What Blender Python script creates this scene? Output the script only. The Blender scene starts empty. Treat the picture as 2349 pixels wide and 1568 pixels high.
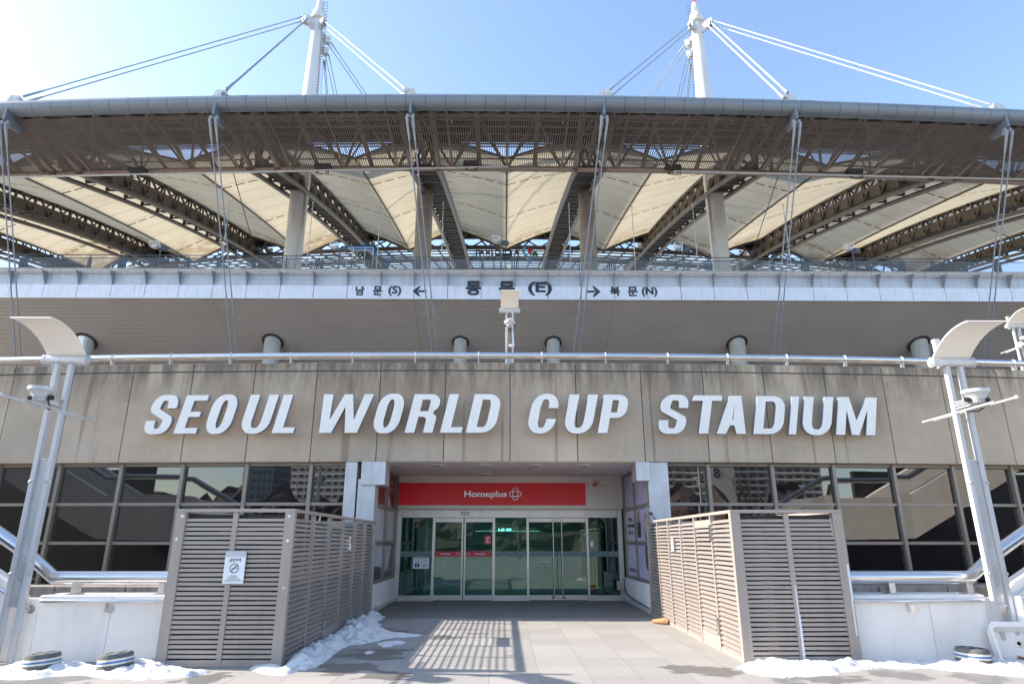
import bpy, math, random
from mathutils import Vector, Matrix
random.seed(7)
R = math.radians
S = bpy.context.scene
COL = S.collection

# ------------------------------------------------------------------ camera
W2, H2, FPX = 2349.0, 1568.0, 1480.0
PITCH, YAW, EYE = R(17.1), R(0.65), 1.6
cam_d = bpy.data.cameras.new("camera")
cam_d.sensor_width = 36.0
cam_d.lens = 36.0 * FPX / W2
cam_d.clip_end = 6000
cam = bpy.data.objects.new("camera", cam_d)
COL.objects.link(cam)
cam.location = (0, 0, EYE)
cam.rotation_euler = (R(90) + PITCH, 0, -YAW)
S.camera = cam
FW = Vector((math.sin(YAW) * math.cos(PITCH), math.cos(YAW) * math.cos(PITCH), math.sin(PITCH)))
RT = Vector((math.cos(YAW), -math.sin(YAW), 0))
UP = RT.cross(FW)

def ray(px, py):
    return FW + RT * ((px - W2 / 2) / FPX) + UP * ((H2 / 2 - py) / FPX)

def P(px, py, Y):
    d = ray(px, py)
    return Vector((0, 0, EYE)) + d * (Y / d.y)

def G(px, py, Z=0.0):
    d = ray(px, py)
    return Vector((0, 0, EYE)) + d * ((Z - EYE) / d.z)

# ------------------------------------------------------------------ light
SUNV = Vector((-1.6, 0.19, 1.0)).normalized()
wd = bpy.data.worlds.new("World")
S.world = wd
wd.use_nodes = True
nt = wd.node_tree
bg = nt.nodes["Background"]
sky = nt.nodes.new("ShaderNodeTexSky")
sky.sky_type = 'NISHITA'
sky.sun_disc = False
sky.sun_elevation = math.asin(SUNV.z)
sky.sun_rotation = math.atan2(SUNV.x, SUNV.y)
sky.air_density = 1.0
sky.dust_density = 0.8
sky.ozone_density = 0.8
nt.links.new(sky.outputs[0], bg.inputs[0])
bg.inputs[1].default_value = 0.15
sun_d = bpy.data.lights.new("sun", 'SUN')
sun_d.energy = 4.3
sun_d.angle = R(0.5)
sun_d.color = (1.0, 0.91, 0.80)
sun = bpy.data.objects.new("sun", sun_d)
COL.objects.link(sun)
sun.rotation_euler = (-SUNV).to_track_quat('-Z', 'Y').to_euler()
S.view_settings.view_transform = 'Standard'
S.view_settings.look = 'None'
S.view_settings.exposure = 1.42
S.view_settings.gamma = 1.0
S.cycles.max_bounces = 8
S.cycles.transparent_max_bounces = 16

# ------------------------------------------------------------------ materials
def new_mat(name):
    m = bpy.data.materials.new(name)
    m.use_nodes = True
    return m, m.node_tree, m.node_tree.nodes["Principled BSDF"]

def nd(nt, t, **k):
    n = nt.nodes.new(t)
    for a, v in k.items():
        setattr(n, a, v)
    return n

def pos(nt, scale=(1, 1, 1)):
    g = nd(nt, "ShaderNodeNewGeometry")
    m = nd(nt, "ShaderNodeMapping")
    m.inputs['Scale'].default_value = scale
    nt.links.new(g.outputs['Position'], m.inputs['Vector'])
    return m.outputs[0]

def math_n(nt, op, a, b=None, c=None):
    n = nd(nt, "ShaderNodeMath", operation=op)
    for i, x in enumerate((a, b, c)):
        if x is None:
            continue
        if isinstance(x, (int, float)):
            n.inputs[i].default_value = x
        else:
            nt.links.new(x, n.inputs[i])
    return n.outputs[0]

def noise(nt, vec, scale=5, detail=4, rough=.6):
    n = nd(nt, "ShaderNodeTexNoise")
    n.inputs['Scale'].default_value = scale
    n.inputs['Detail'].default_value = detail
    n.inputs['Roughness'].default_value = rough
    nt.links.new(vec, n.inputs['Vector'])
    return n.outputs[0]

def ramp(nt, fac, p0, p1, c0=(0, 0, 0, 1), c1=(1, 1, 1, 1)):
    r = nd(nt, "ShaderNodeValToRGB")
    r.color_ramp.elements[0].position = p0
    r.color_ramp.elements[0].color = c0
    r.color_ramp.elements[1].position = p1
    r.color_ramp.elements[1].color = c1
    nt.links.new(fac, r.inputs[0])
    return r.outputs[0]

def mixc(nt, fac, a, b, mode='MIX'):
    n = nd(nt, "ShaderNodeMix", data_type='RGBA', blend_type=mode)
    for sock, x in ((n.inputs[0], fac), (n.inputs[6], a), (n.inputs[7], b)):
        if isinstance(x, (int, float)):
            sock.default_value = x
        elif isinstance(x, (tuple, list)):
            sock.default_value = (x[0], x[1], x[2], 1)
        else:
            nt.links.new(x, sock)
    return n.outputs[2]

def mat(name, col, rough=.6, metal=0.0, var=.12, scale=3.0, stretch=(1, 1, 1), bump=0.0, fine=0.0, ior=1.5, streak=None, streak_col=None):
    """painted / metal / stone surface with soft mottling and optional run-down dirt"""
    m, nt, b = new_mat(name)
    c = tuple(col)
    n = noise(nt, pos(nt, stretch), scale, 5)
    f = ramp(nt, n, .3, .7)
    out = mixc(nt, f, tuple(x * (1 - var) for x in c), tuple(min(1, x * (1 + var)) for x in c))
    if fine:
        n2 = noise(nt, pos(nt), 60, 3, .8)
        out = mixc(nt, ramp(nt, n2, .35, .65), mixc(nt, fine, out, (0, 0, 0)), out)
    if streak:
        n3 = noise(nt, pos(nt, (1, 1, .07)), 5.0, 4, .7)
        out = mixc(nt, math_n(nt, 'MULTIPLY', ramp(nt, n3, .5, .72), streak), out, streak_col or (.06, .05, .045))
    nt.links.new(out, b.inputs['Base Color'])
    b.inputs['Roughness'].default_value = rough
    b.inputs['Metallic'].default_value = metal
    b.inputs['IOR'].default_value = ior
    if bump:
        bp = nd(nt, "ShaderNodeBump")
        bp.inputs['Strength'].default_value = bump
        bp.inputs['Distance'].default_value = .02
        nt.links.new(noise(nt, pos(nt), scale * 6, 4), bp.inputs['Height'])
        nt.links.new(bp.outputs[0], b.inputs['Normal'])
    return m

def emis(name, col, s):
    m, nt, b = new_mat(name)
    b.inputs['Base Color'].default_value = (.8, .8, .8, 1)
    b.inputs['Emission Color'].default_value = (*col, 1)
    b.inputs['Emission Strength'].default_value = s
    return m

M = {}
M['galv'] = mat("galvanised_steel", (.62, .63, .65), .45, .55, .1, 2.0, streak=.25, streak_col=(.25, .16, .1))
M['alu'] = mat("painted_aluminium", (.52, .53, .55), .5, .2, .06, 3, streak=.22, streak_col=(.3, .24, .2))
M['inox'] = mat("stainless_steel", (.68, .68, .68), .22, .95, .05, 4)
M['brushed'] = mat("brushed_steel", (.68, .64, .60), .38, .7, .08, 2, (1, 1, .3))
M['fascia'] = mat("metal_fascia", (.72, .74, .80), .45, .25, .06, .8, streak=.35, streak_col=(.3, .26, .24))
M['fascia2'] = mat("metal_fascia_upper", (.52, .55, .60), .45, .25, .08, .8, streak=.4, streak_col=(.3, .28, .26))
M['white_letter'] = mat("white_enamel", (.88, .855, .81), .4, 0, .03, 3, streak=.10, streak_col=(.4, .38, .36))
M['letter_side'] = mat("letter_side", (.30, .32, .35), .5, .3, .1, 3)
M['plaster'] = mat("white_painted_concrete", (.90, .85, .79), .75, 0, .06, 1.6, bump=.12, streak=.14, streak_col=(.35, .31, .28))
M['plinth'] = mat("grey_painted_plinth", (.82, .80, .78), .75, 0, .06, 2.2, bump=.12, streak=.3)
M['coping'] = mat("stained_coping", (.27, .25, .23), .85, 0, .25, 2.5, bump=.3, streak=.55)
M['joint'] = mat("joint_sealant", (.16, .18, .21), .7, 0, .1, 4)
M['mullion'] = mat("bronze_mullion", (.29, .26, .232), .4, .5, .06, 3)
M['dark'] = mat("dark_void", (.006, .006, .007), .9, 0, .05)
M['louver'] = mat("taupe_louver", (.405, .36, .33), .38, .4, .08, 1.2, streak=.2, streak_col=(.16, .13, .11))
M['louver_post'] = mat("taupe_frame", (.39, .335, .295), .45, .2, .06, 1.2, streak=.15)
M['acbody'] = mat("dark_plant_casing", (.05, .05, .05), .7, 0, .2)
M['sign_white'] = mat("white_sign_board", (.80, .83, .87), .35, 0, .02)
M['sign_grey'] = mat("grey_sign_header", (.52, .55, .58), .4, 0, .02)
M['ink'] = mat("dark_ink", (.035, .04, .05), .5, 0, .2)
M['ink_grey'] = mat("grey_ink", (.10, .11, .12), .5, 0, .1)
M['navy'] = mat("navy_lettering", (.018, .025, .045), .5, 0, .4, 20)
M['red'] = mat("red_sign_panel", (.80, .012, .022), .35, 0, .06, 1.5)
M['red_film'] = mat("red_film", (.55, .03, .05), .35, 0, .04)
M['chrome_letter'] = mat("mirror_lettering", (.62, .60, .62), .18, .9, .05)
M['panel_grey'] = mat("warm_grey_cladding", (.58, .53, .48), .4, .4, .06, .7, streak=.1)
M['ceil'] = mat("ceiling_panel", (.78, .70, .67), .55, 0, .06, .9)
M['rubber'] = mat("weathered_rubber", (.13, .13, .13), .85, 0, .3, 9, bump=.4)
M['blue'] = mat("blue_stripe", (.05, .16, .40), .6, 0, .2, 9)
M['stripe'] = mat("cream_stripe", (.72, .68, .58), .6, 0, .15, 9)
M['ceramic'] = mat("white_ceramic", (.80, .80, .80), .15, 0, .03)
M['truss'] = mat("brown_steel", (.10, .078, .062), .5, .15, .2, .6, streak=.3, streak_col=(.05, .04, .035))
M['truss_dark'] = mat("dark_roof_deck", (.010, .010, .011), .7, 0, .3, .8)
M['gutter'] = mat("rust_brown_gutter", (.078, .061, .047), .6, .1, .2, 1, streak=.4)
M['slat'] = mat("brown_slat", (.25, .21, .187), .5, .1, .22, .9)
M['tube'] = mat("grey_cladding_tube", (.20, .23, .265), .45, .3, .06, .5, streak=.18, streak_col=(.2, .2, .2))
M['tube_cap'] = mat("seam", (.03, .035, .04), .7)
M['mast'] = mat("white_mast_paint", (.68, .68, .68), .45, .1, .04, .4, streak=.1)
M['cast'] = mat("cast_clevis", (.60, .60, .60), .5, .2, .15, 2, streak=.3)
M['cable'] = mat("steel_and_shaded_cable", (.24, .28, .36), .4, .4, .1, 3)
M['cable_white'] = mat("sheathed_cable", (.62, .62, .63), .4, 0, .05, 3)
M['column'] = mat("round_concrete_column", (.42, .43, .42), .8, 0, .1, 1.2, bump=.1, streak=.25)
M['soffit'] = mat("aluminium_soffit_slat", (.56, .51, .48), .5, .0, .05, .4)
M['conc_lip'] = mat("concrete_lip", (.50, .46, .42), .85, 0, .1, 1.5, streak=.5, streak_col=(.22, .14, .12))
M['mesh_post'] = mat("bluegrey_post", (.085, .115, .15), .5, .1, .08, 2)
M['cream_sheet'] = mat("cream_reflector", (.82, .77, .70), .5, 0, .03, 6, (6, 1, 6))
M['lens'] = mat("black_plastic", (.015, .015, .017), .4)
M['swoosh'] = mat("blue_sign", (.01, .17, .48), .35, 0, .1, 2)
M['skyblue'] = mat("light_blue_sign", (.08, .34, .60), .4, 0, .05)
M['green'] = mat("green_sign", (.01, .14, .07), .4, 0, .05)
M['crimson'] = mat("crimson_sign", (.55, .02, .06), .4, 0, .05)
M['beacon'] = mat("red_beacon", (.6, .03, .02), .3)
M['yellow'] = mat("yellow_plastic", (.62, .50, .02), .5)
M['ext_red'] = mat("extinguisher_red", (.40, .02, .02), .35)
M['beige_box'] = mat("beige_box", (.46, .40, .31), .5)
M['wood'] = mat("broken_wood", (.45, .24, .12), .85, 0, .35, 14, bump=.5)
M['leaf'] = mat("dry_leaf", (.22, .09, .03), .8, 0, .3, 20)
M['moss'] = mat("yellow_plant", (.30, .24, .05), .8, 0, .3, 20)
M['teal'] = mat("teal_interior", (.06, .32, .30), .6, 0, .1, 1)
M['interior'] = mat("interior_finish", (.10, .14, .13), .5, 0, .2, .8)
M['interior_floor'] = mat("interior_floor", (.12, .13, .12), .25, 0, .1, 1)
M['maroon'] = mat("maroon_door", (.10, .012, .018), .5)
M['lilac'] = mat("lilac_poster", (.60, .52, .78), .35, 0, .12, .7)
M['lilac2'] = mat("pale_lilac_poster", (.70, .66, .84), .35, 0, .08, .7)
M['plum'] = mat("plum_glass", (.03, .02, .06), .3)
M['gold'] = mat("gold_metal", (.40, .30, .20), .3, .6)
M['pearl'] = mat("pearl_cream", (.55, .48, .46), .35)
M['poster_red'] = mat("dark_red_poster", (.17, .03, .03), .4, 0, .3, 1)
M['poster_and_stair_shade'] = mat("charcoal_poster_and_stair_shade", (.05, .05, .055), .4, 0, .3, 1)
M['poster_pale'] = mat("pale_poster", (.52, .52, .60), .4, 0, .15, 1)
M['poster_cream'] = mat("cream_poster_shape", (.66, .60, .54), .4, 0, .15, 3)
M['lit_sign'] = emis("lit_sign", (.75, 1, .97), 2.6)
M['lit_panel'] = emis("lit_ceiling_panel", (.6, 1, .88), 9.0)
M['lit_bar'] = emis("lit_bar", (.5, 1, .9), .55)
M['frost'] = mat("frosted_band", (.16, .24, .23), .5, 0, .03)
M['white_ink'] = mat("white_print", (.75, .78, .80), .5, 0, .02)
M['pink_ink'] = mat("pale_print", (.45, .42, .42), .5, 0, .02)
M['truss_lit'] = mat('ring_tube_steel_lit', (.32, .25, .21), .5, .15, .2, .6, streak=.3, streak_col=(.08, .06, .05))  # brown steel again, lightened to show the ring tubes as lit
M['column2'] = mat('grey_roof_column', (.34, .31, .29), .5, .1, .06, .5, streak=.2)
M['fin'] = mat('grey_steel_bracket', (.30, .33, .37), .5, .3, .08, 2)
M['bark'] = mat("winter_bark", (.10, .07, .06), .9, 0, .3, 6)
M['hill'] = mat("distant_soil", (.16, .14, .12), .9)

# concrete of the podium wall
def concrete_mat():
    m, nt, b = new_mat("board_marked_concrete")
    base = mixc(nt, ramp(nt, noise(nt, pos(nt), .55, 6, .65), .3, .7), (.41, .315, .225), (.58, .475, .36))
    fine = ramp(nt, noise(nt, pos(nt), 22, 4, .7), .3, .7)
    base = mixc(nt, math_n(nt, 'MULTIPLY', fine, .16), base, (.5, .47, .43))
    info = nd(nt, "ShaderNodeObjectInfo")
    rnd = math_n(nt, 'MULTIPLY_ADD', info.outputs['Random'], .22, .9)
    base = mixc(nt, 1.0, base, nd_rgb(nt, rnd), 'MULTIPLY')
    g = nd(nt, "ShaderNodeNewGeometry")
    sx = nd(nt, "ShaderNodeSeparateXYZ")
    nt.links.new(g.outputs['Position'], sx.inputs[0])
    z = sx.outputs[2]
    # run-down soot from the coping, bottom drips, rust streaks under letters
    st = noise(nt, pos(nt, (1, 1, .16)), 3.2, 6, .7)
    topz = math_n(nt, 'MULTIPLY', math_n(nt, 'SUBTRACT', z, 4.75), .95)
    soot = math_n(nt, 'MULTIPLY', math_n(nt, 'MAXIMUM', topz, 0.0), ramp(nt, st, .33, .62))
    soot = math_n(nt, 'MINIMUM', soot, .78)
    base = mixc(nt, soot, base, (.10, .085, .068))
    st2 = noise(nt, pos(nt, (1, 1, .05)), 9.0, 4, .75)
    low = math_n(nt, 'MAXIMUM', math_n(nt, 'MULTIPLY', math_n(nt, 'SUBTRACT', 4.15, z), .8), 0.0)
    pale = math_n(nt, 'MULTIPLY', low, ramp(nt, st2, .45, .7))
    base = mixc(nt, math_n(nt, 'MINIMUM', pale, .12), base, (.55, .53, .49))
    st3 = noise(nt, pos(nt, (1, 1, .04)), 2.6, 3, .6)
    rust = math_n(nt, 'MULTIPLY', ramp(nt, st3, .635, .69), .42)
    base = mixc(nt, rust, base, (.12, .075, .045))
    # a warmer, dirtier middle of the panels behind the letters
    mid = math_n(nt, 'SUBTRACT', 1.0, math_n(nt, 'MULTIPLY', math_n(nt, 'ABSOLUTE', math_n(nt, 'SUBTRACT', z, 5.0)), 1.1))
    blot = ramp(nt, noise(nt, pos(nt, (1, 1, .6)), 1.1, 6, .7), .35, .65)
    base = mixc(nt, math_n(nt, 'MULTIPLY', math_n(nt, 'MAXIMUM', mid, 0.0), math_n(nt, 'MULTIPLY', blot, .42)), base, (.24, .165, .11))
    nt.links.new(base, b.inputs['Base Color'])
    b.inputs['Roughness'].default_value = .88
    bp = nd(nt, "ShaderNodeBump")
    bp.inputs['Strength'].default_value = .18
    bp.inputs['Distance'].default_value = .02
    nt.links.new(noise(nt, pos(nt), 25, 5, .7), bp.inputs['Height'])
    nt.links.new(bp.outputs[0], b.inputs['Normal'])
    return m

def nd_rgb(nt, v):
    c = nd(nt, "ShaderNodeCombineColor")
    for i in range(3):
        nt.links.new(v, c.inputs[i])
    return c.outputs[0]

M['concrete'] = concrete_mat()

WET = [G(x, y).xy[:] + (r,) for x, y, r in ((880, 1450, .9), (860, 1500, .8), (800, 1530, .7), (880, 1548, .5), (1560, 1532, .5), (1640, 1540, .55), (470, 1556, .5), (120, 1558, .8), (1880, 1556, .7), (2060, 1545, .5), (1010, 1462, .5), (2240, 1552, .5))]
def paving_mat(name, tone, pitch, dark_joint=.45, wet=True):
    m, nt, b = new_mat(name)
    vec = pos(nt)
    br = nd(nt, "ShaderNodeTexBrick")
    br.offset = 0.0
    br.inputs['Scale'].default_value = 1.0
    br.inputs['Brick Width'].default_value = pitch
    br.inputs['Row Height'].default_value = pitch * 1.03
    br.inputs['Mortar Size'].default_value = .004
    br.inputs['Mortar Smooth'].default_value = .2
    br.inputs['Bias'].default_value = 0
    br.inputs['Color1'].default_value = (tone[0] * .88, tone[1] * .88, tone[2] * .87, 1)
    br.inputs['Color2'].default_value = (tone[0] * 1.06, tone[1] * 1.05, tone[2] * 1.04, 1)
    br.inputs['Mortar'].default_value = tuple(x * dark_joint for x in tone) + (1,)
    mp = nd(nt, "ShaderNodeMapping")
    mp.inputs['Location'].default_value = (.18, .1, 0)
    nt.links.new(vec, mp.inputs[0])
    nt.links.new(mp.outputs[0], br.inputs['Vector'])
    sp = ramp(nt, noise(nt, vec, 85, 2, .9), .38, .62)
    out = mixc(nt, math_n(nt, 'MULTIPLY', math_n(nt, 'SUBTRACT', 1.0, sp), .33), br.outputs[0], tuple(x * .35 for x in tone))
    big = ramp(nt, noise(nt, vec, .5, 5, .6), .35, .7)
    out = mixc(nt, math_n(nt, 'MULTIPLY', big, .22), out, tuple(x * .55 for x in (tone[0], tone[1] * .96, tone[2] * .92)))
    rough = .8
    if wet:
        # melt water beside the snow: a few real places, edges broken by noise
        g2 = nd(nt, "ShaderNodeNewGeometry")
        acc = None
        for (wx, wy, wr) in WET:
            v = nd(nt, "ShaderNodeVectorMath", operation='DISTANCE')
            nt.links.new(g2.outputs['Position'], v.inputs[0])
            v.inputs[1].default_value = (wx, wy, 0)
            q = math_n(nt, 'SUBTRACT', 1.0, math_n(nt, 'DIVIDE', v.outputs['Value'], wr))
            acc = q if acc is None else math_n(nt, 'MAXIMUM', acc, q)
        wn = noise(nt, pos(nt, (1, 1.5, 1)), 2.6, 5, .6)
        wv = math_n(nt, 'ADD', math_n(nt, 'MULTIPLY', acc, .55), math_n(nt, 'MULTIPLY', math_n(nt, 'SUBTRACT', wn, .5), 1.5))
        wm = ramp(nt, wv, .20, .235)
        out = mixc(nt, math_n(nt, 'MULTIPLY', wm, .60), out, (.085, .075, .064))
        b_r = nd(nt, "ShaderNodeMapRange")
        nt.links.new(wm, b_r.inputs[0])
        b_r.inputs[3].default_value = .8
        b_r.inputs[4].default_value = .38
        nt.links.new(b_r.outputs[0], b.inputs['Roughness'])
    nt.links.new(out, b.inputs['Base Color'])
    if not wet: b.inputs['Roughness'].default_value = rough
    bp = nd(nt, "ShaderNodeBump")
    bp.inputs['Strength'].default_value = .25
    bp.inputs['Distance'].default_value = .01
    nt.links.new(noise(nt, vec, 90, 3, .8), bp.inputs['Height'])
    nt.links.new(bp.outputs[0], b.inputs['Normal'])
    return m

M['paving'] = paving_mat("granite_paving", (.36, .34, .315), .62)
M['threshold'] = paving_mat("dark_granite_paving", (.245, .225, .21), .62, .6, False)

def glass_dark():
    m, nt, b = new_mat("tinted_window_glass")
    n = ramp(nt, noise(nt, pos(nt), .7, 3), .3, .7)
    nt.links.new(mixc(nt, n, (.004, .004, .006), (.010, .010, .012)), b.inputs['Base Color'])
    b.inputs['Roughness'].default_value = .015
    b.inputs['IOR'].default_value = 2.2
    bp = nd(nt, "ShaderNodeBump")
    bp.inputs['Strength'].default_value = .012
    bp.inputs['Distance'].default_value = .05
    nt.links.new(noise(nt, pos(nt), .9, 2), bp.inputs['Height'])
    nt.links.new(bp.outputs[0], b.inputs['Normal'])
    return m
M['glass'] = glass_dark()

def glass_door():
    m, nt, b = new_mat("green_door_glass")
    nt.nodes.remove(b)
    out = nt.nodes["Material Output"]
    tr = nd(nt, "ShaderNodeBsdfTransparent")
    nt.links.new(mixc(nt, noise(nt, pos(nt), .6, 2), (.30, .62, .58), (.36, .68, .64)), tr.inputs[0])
    gl = nd(nt, "ShaderNodeBsdfGlossy")
    gl.inputs['Roughness'].default_value = .01
    gl.inputs[0].default_value = (.8, .92, .88, 1)
    fr = nd(nt, "ShaderNodeFresnel")
    fr.inputs[0].default_value = 2.0
    mx = nd(nt, "ShaderNodeMixShader")
    nt.links.new(fr.outputs[0], mx.inputs[0])
    nt.links.new(tr.outputs[0], mx.inputs[1])
    nt.links.new(gl.outputs[0], mx.inputs[2])
    nt.links.new(mx.outputs[0], out.inputs[0])
    return m
M['door_glass'] = glass_door()

def perforated():
    m, nt, b = new_mat("perforated_sheet")
    out = nt.nodes["Material Output"]
    b.inputs['Base Color'].default_value = (.55, .56, .58, 1)
    b.inputs['Metallic'].default_value = .5
    b.inputs['Roughness'].default_value = .45
    tc = nd(nt, "ShaderNodeTexCoord")
    sp = nd(nt, "ShaderNodeSeparateXYZ")
    nt.links.new(tc.outputs['Object'], sp.inputs[0])
    row = math_n(nt, 'FLOOR', math_n(nt, 'DIVIDE', sp.outputs[2], .014))
    par = math_n(nt, 'MULTIPLY', math_n(nt, 'MODULO', row, 2.0), .5)
    fx = math_n(nt, 'SUBTRACT', math_n(nt, 'FRACT', math_n(nt, 'ADD', math_n(nt, 'DIVIDE', sp.outputs[0], .016), par)), .5)
    fz = math_n(nt, 'SUBTRACT', math_n(nt, 'FRACT', math_n(nt, 'DIVIDE', sp.outputs[2], .014)), .5)
    r2 = math_n(nt, 'ADD', math_n(nt, 'MULTIPLY', fx, fx), math_n(nt, 'MULTIPLY', fz, fz))
    hole = math_n(nt, 'LESS_THAN', r2, .11)
    tr = nd(nt, "ShaderNodeBsdfTransparent")
    mx = nd(nt, "ShaderNodeMixShader")
    nt.links.new(hole, mx.inputs[0])
    nt.links.new(b.outputs[0], mx.inputs[1])
    nt.links.new(tr.outputs[0], mx.inputs[2])
    nt.links.new(mx.outputs[0], out.inputs[0])
    return m
M['perf'] = perforated()

def snow_mat():
    m, nt, b = new_mat("old_snow")
    n = ramp(nt, noise(nt, pos(nt), 6, 6, .75), .30, .5)
    nt.links.new(mixc(nt, n, (.44, .42, .40), (.80, .80, .81)), b.inputs['Base Color'])
    b.inputs['Roughness'].default_value = .75
    b.inputs['Subsurface Weight'].default_value = .0
    bp = nd(nt, "ShaderNodeBump")
    bp.inputs['Strength'].default_value = .9
    bp.inputs['Distance'].default_value = .04
    nt.links.new(noise(nt, pos(nt), 17, 6, .75), bp.inputs['Height'])
    nt.links.new(bp.outputs[0], b.inputs['Normal'])
    return m
M['snow'] = snow_mat()

def membrane_mat():
    """coated glass-fibre sheet: welded seams, rows of dashed patches, soot at the low end (all in metres of the sheet's own UV)"""
    m, nt, b = new_mat("translucent_roof_membrane")
    nt.nodes.remove(b)
    out = nt.nodes["Material Output"]
    uv = nd(nt, "ShaderNodeUVMap")
    sp = nd(nt, "ShaderNodeSeparateXYZ")
    nt.links.new(uv.outputs[0], sp.inputs[0])
    u, v = sp.outputs[0], sp.outputs[1]
    au = math_n(nt, 'ABSOLUTE', u)
    seam = math_n(nt, 'LESS_THAN', math_n(nt, 'FRACT', math_n(nt, 'DIVIDE', v, 2.35)), .026)
    mid = math_n(nt, 'ABSOLUTE', math_n(nt, 'SUBTRACT', math_n(nt, 'FRACT', math_n(nt, 'DIVIDE', v, 9.4)), .56))
    dash = math_n(nt, 'LESS_THAN', mid, .011)
    dash = math_n(nt, 'MULTIPLY', dash, math_n(nt, 'LESS_THAN', math_n(nt, 'FRACT', math_n(nt, 'DIVIDE', au, 1.05)), .74))
    dash = math_n(nt, 'MULTIPLY', dash, math_n(nt, 'LESS_THAN', au, 5.2))
    valley = math_n(nt, 'LESS_THAN', au, .09)
    ln = math_n(nt, 'MAXIMUM', math_n(nt, 'MULTIPLY', seam, .62), math_n(nt, 'MULTIPLY', dash, .95))
    ln = math_n(nt, 'MAXIMUM', ln, math_n(nt, 'MULTIPLY', valley, .6))
    base = mixc(nt, ramp(nt, noise(nt, pos(nt), .25, 5, .6), .3, .7), (.35, .332, .285), (.395, .375, .33))
    n1 = noise(nt, pos(nt), .5, 5, .65)
    endm = math_n(nt, 'MULTIPLY', math_n(nt, 'SUBTRACT', v, 20.5), .17)
    soot = math_n(nt, 'MULTIPLY', math_n(nt, 'MAXIMUM', endm, 0.0), ramp(nt, n1, .42, .6))
    st2 = noise(nt, pos(nt, (1, 1, 1)), .32, 5, .6)
    patch = math_n(nt, 'MULTIPLY', ramp(nt, st2, .60, .66), .13)
    soot = math_n(nt, 'MINIMUM', math_n(nt, 'ADD', soot, patch), .62)
    base = mixc(nt, soot, base, (.20, .15, .09))
    base = mixc(nt, ln, base, (.06, .05, .035))
    d = nd(nt, "ShaderNodeBsdfDiffuse")
    t = nd(nt, "ShaderNodeBsdfTranslucent")
    nt.links.new(base, d.inputs[0])
    nt.links.new(mixc(nt, 1.0, base, (1.0, .94, .80), 'MULTIPLY'), t.inputs[0])
    mx = nd(nt, "ShaderNodeMixShader")
    mx.inputs[0].default_value = .52
    nt.links.new(d.outputs[0], mx.inputs[1])
    nt.links.new(t.outputs[0], mx.inputs[2])
    nt.links.new(mx.outputs[0], out.inputs[0])
    return m
M['membrane'] = membrane_mat()

def skylight_mat():
    m, nt, b = new_mat("clear_roof_sheet")
    nt.nodes.remove(b)
    out = nt.nodes["Material Output"]
    tr = nd(nt, "ShaderNodeBsdfTransparent")
    nt.links.new(mixc(nt, noise(nt, pos(nt), .2, 3), (.78, .92, .95), (.88, .97, .98)), tr.inputs[0])
    gl = nd(nt, "ShaderNodeBsdfTranslucent")
    gl.inputs[0].default_value = (.8, .9, .9, 1)
    mx = nd(nt, "ShaderNodeMixShader")
    mx.inputs[0].default_value = .3
    nt.links.new(tr.outputs[0], mx.inputs[1])
    nt.links.new(gl.outputs[0], mx.inputs[2])
    nt.links.new(mx.outputs[0], out.inputs[0])
    return m
M['skylight'] = skylight_mat()

def tower_mat(name, wall, win, px, pz):
    m, nt, b = new_mat(name)
    g = nd(nt, "ShaderNodeNewGeometry")
    sp = nd(nt, "ShaderNodeSeparateXYZ")
    nt.links.new(g.outputs['Position'], sp.inputs[0])
    s = math_n(nt, 'ADD', sp.outputs[0], sp.outputs[1])
    fx = math_n(nt, 'FRACT', math_n(nt, 'DIVIDE', s, px))
    fz = math_n(nt, 'FRACT', math_n(nt, 'DIVIDE', sp.outputs[2], pz))
    w = math_n(nt, 'MULTIPLY', math_n(nt, 'LESS_THAN', fx, .62), math_n(nt, 'GREATER_THAN', fz, .45))
    nt.links.new(mixc(nt, w, wall, win), b.inputs['Base Color'])
    b.inputs['Roughness'].default_value = .6
    return m
M['tower1'] = tower_mat("pale_tower_wall", (.50, .46, .42), (.06, .08, .10), 3.2, 2.9)
M['tower4'] = mat('blank_tower_end', (.55, .50, .45), .8, 0, .05, .1)
M['tower2'] = tower_mat("blue_tower_wall", (.10, .14, .18), (.03, .06, .08), 2.4, 3.4)
M['tower3'] = tower_mat("brown_tower_wall", (.34, .27, .23), (.05, .05, .06), 4.2, 2.8)

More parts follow.
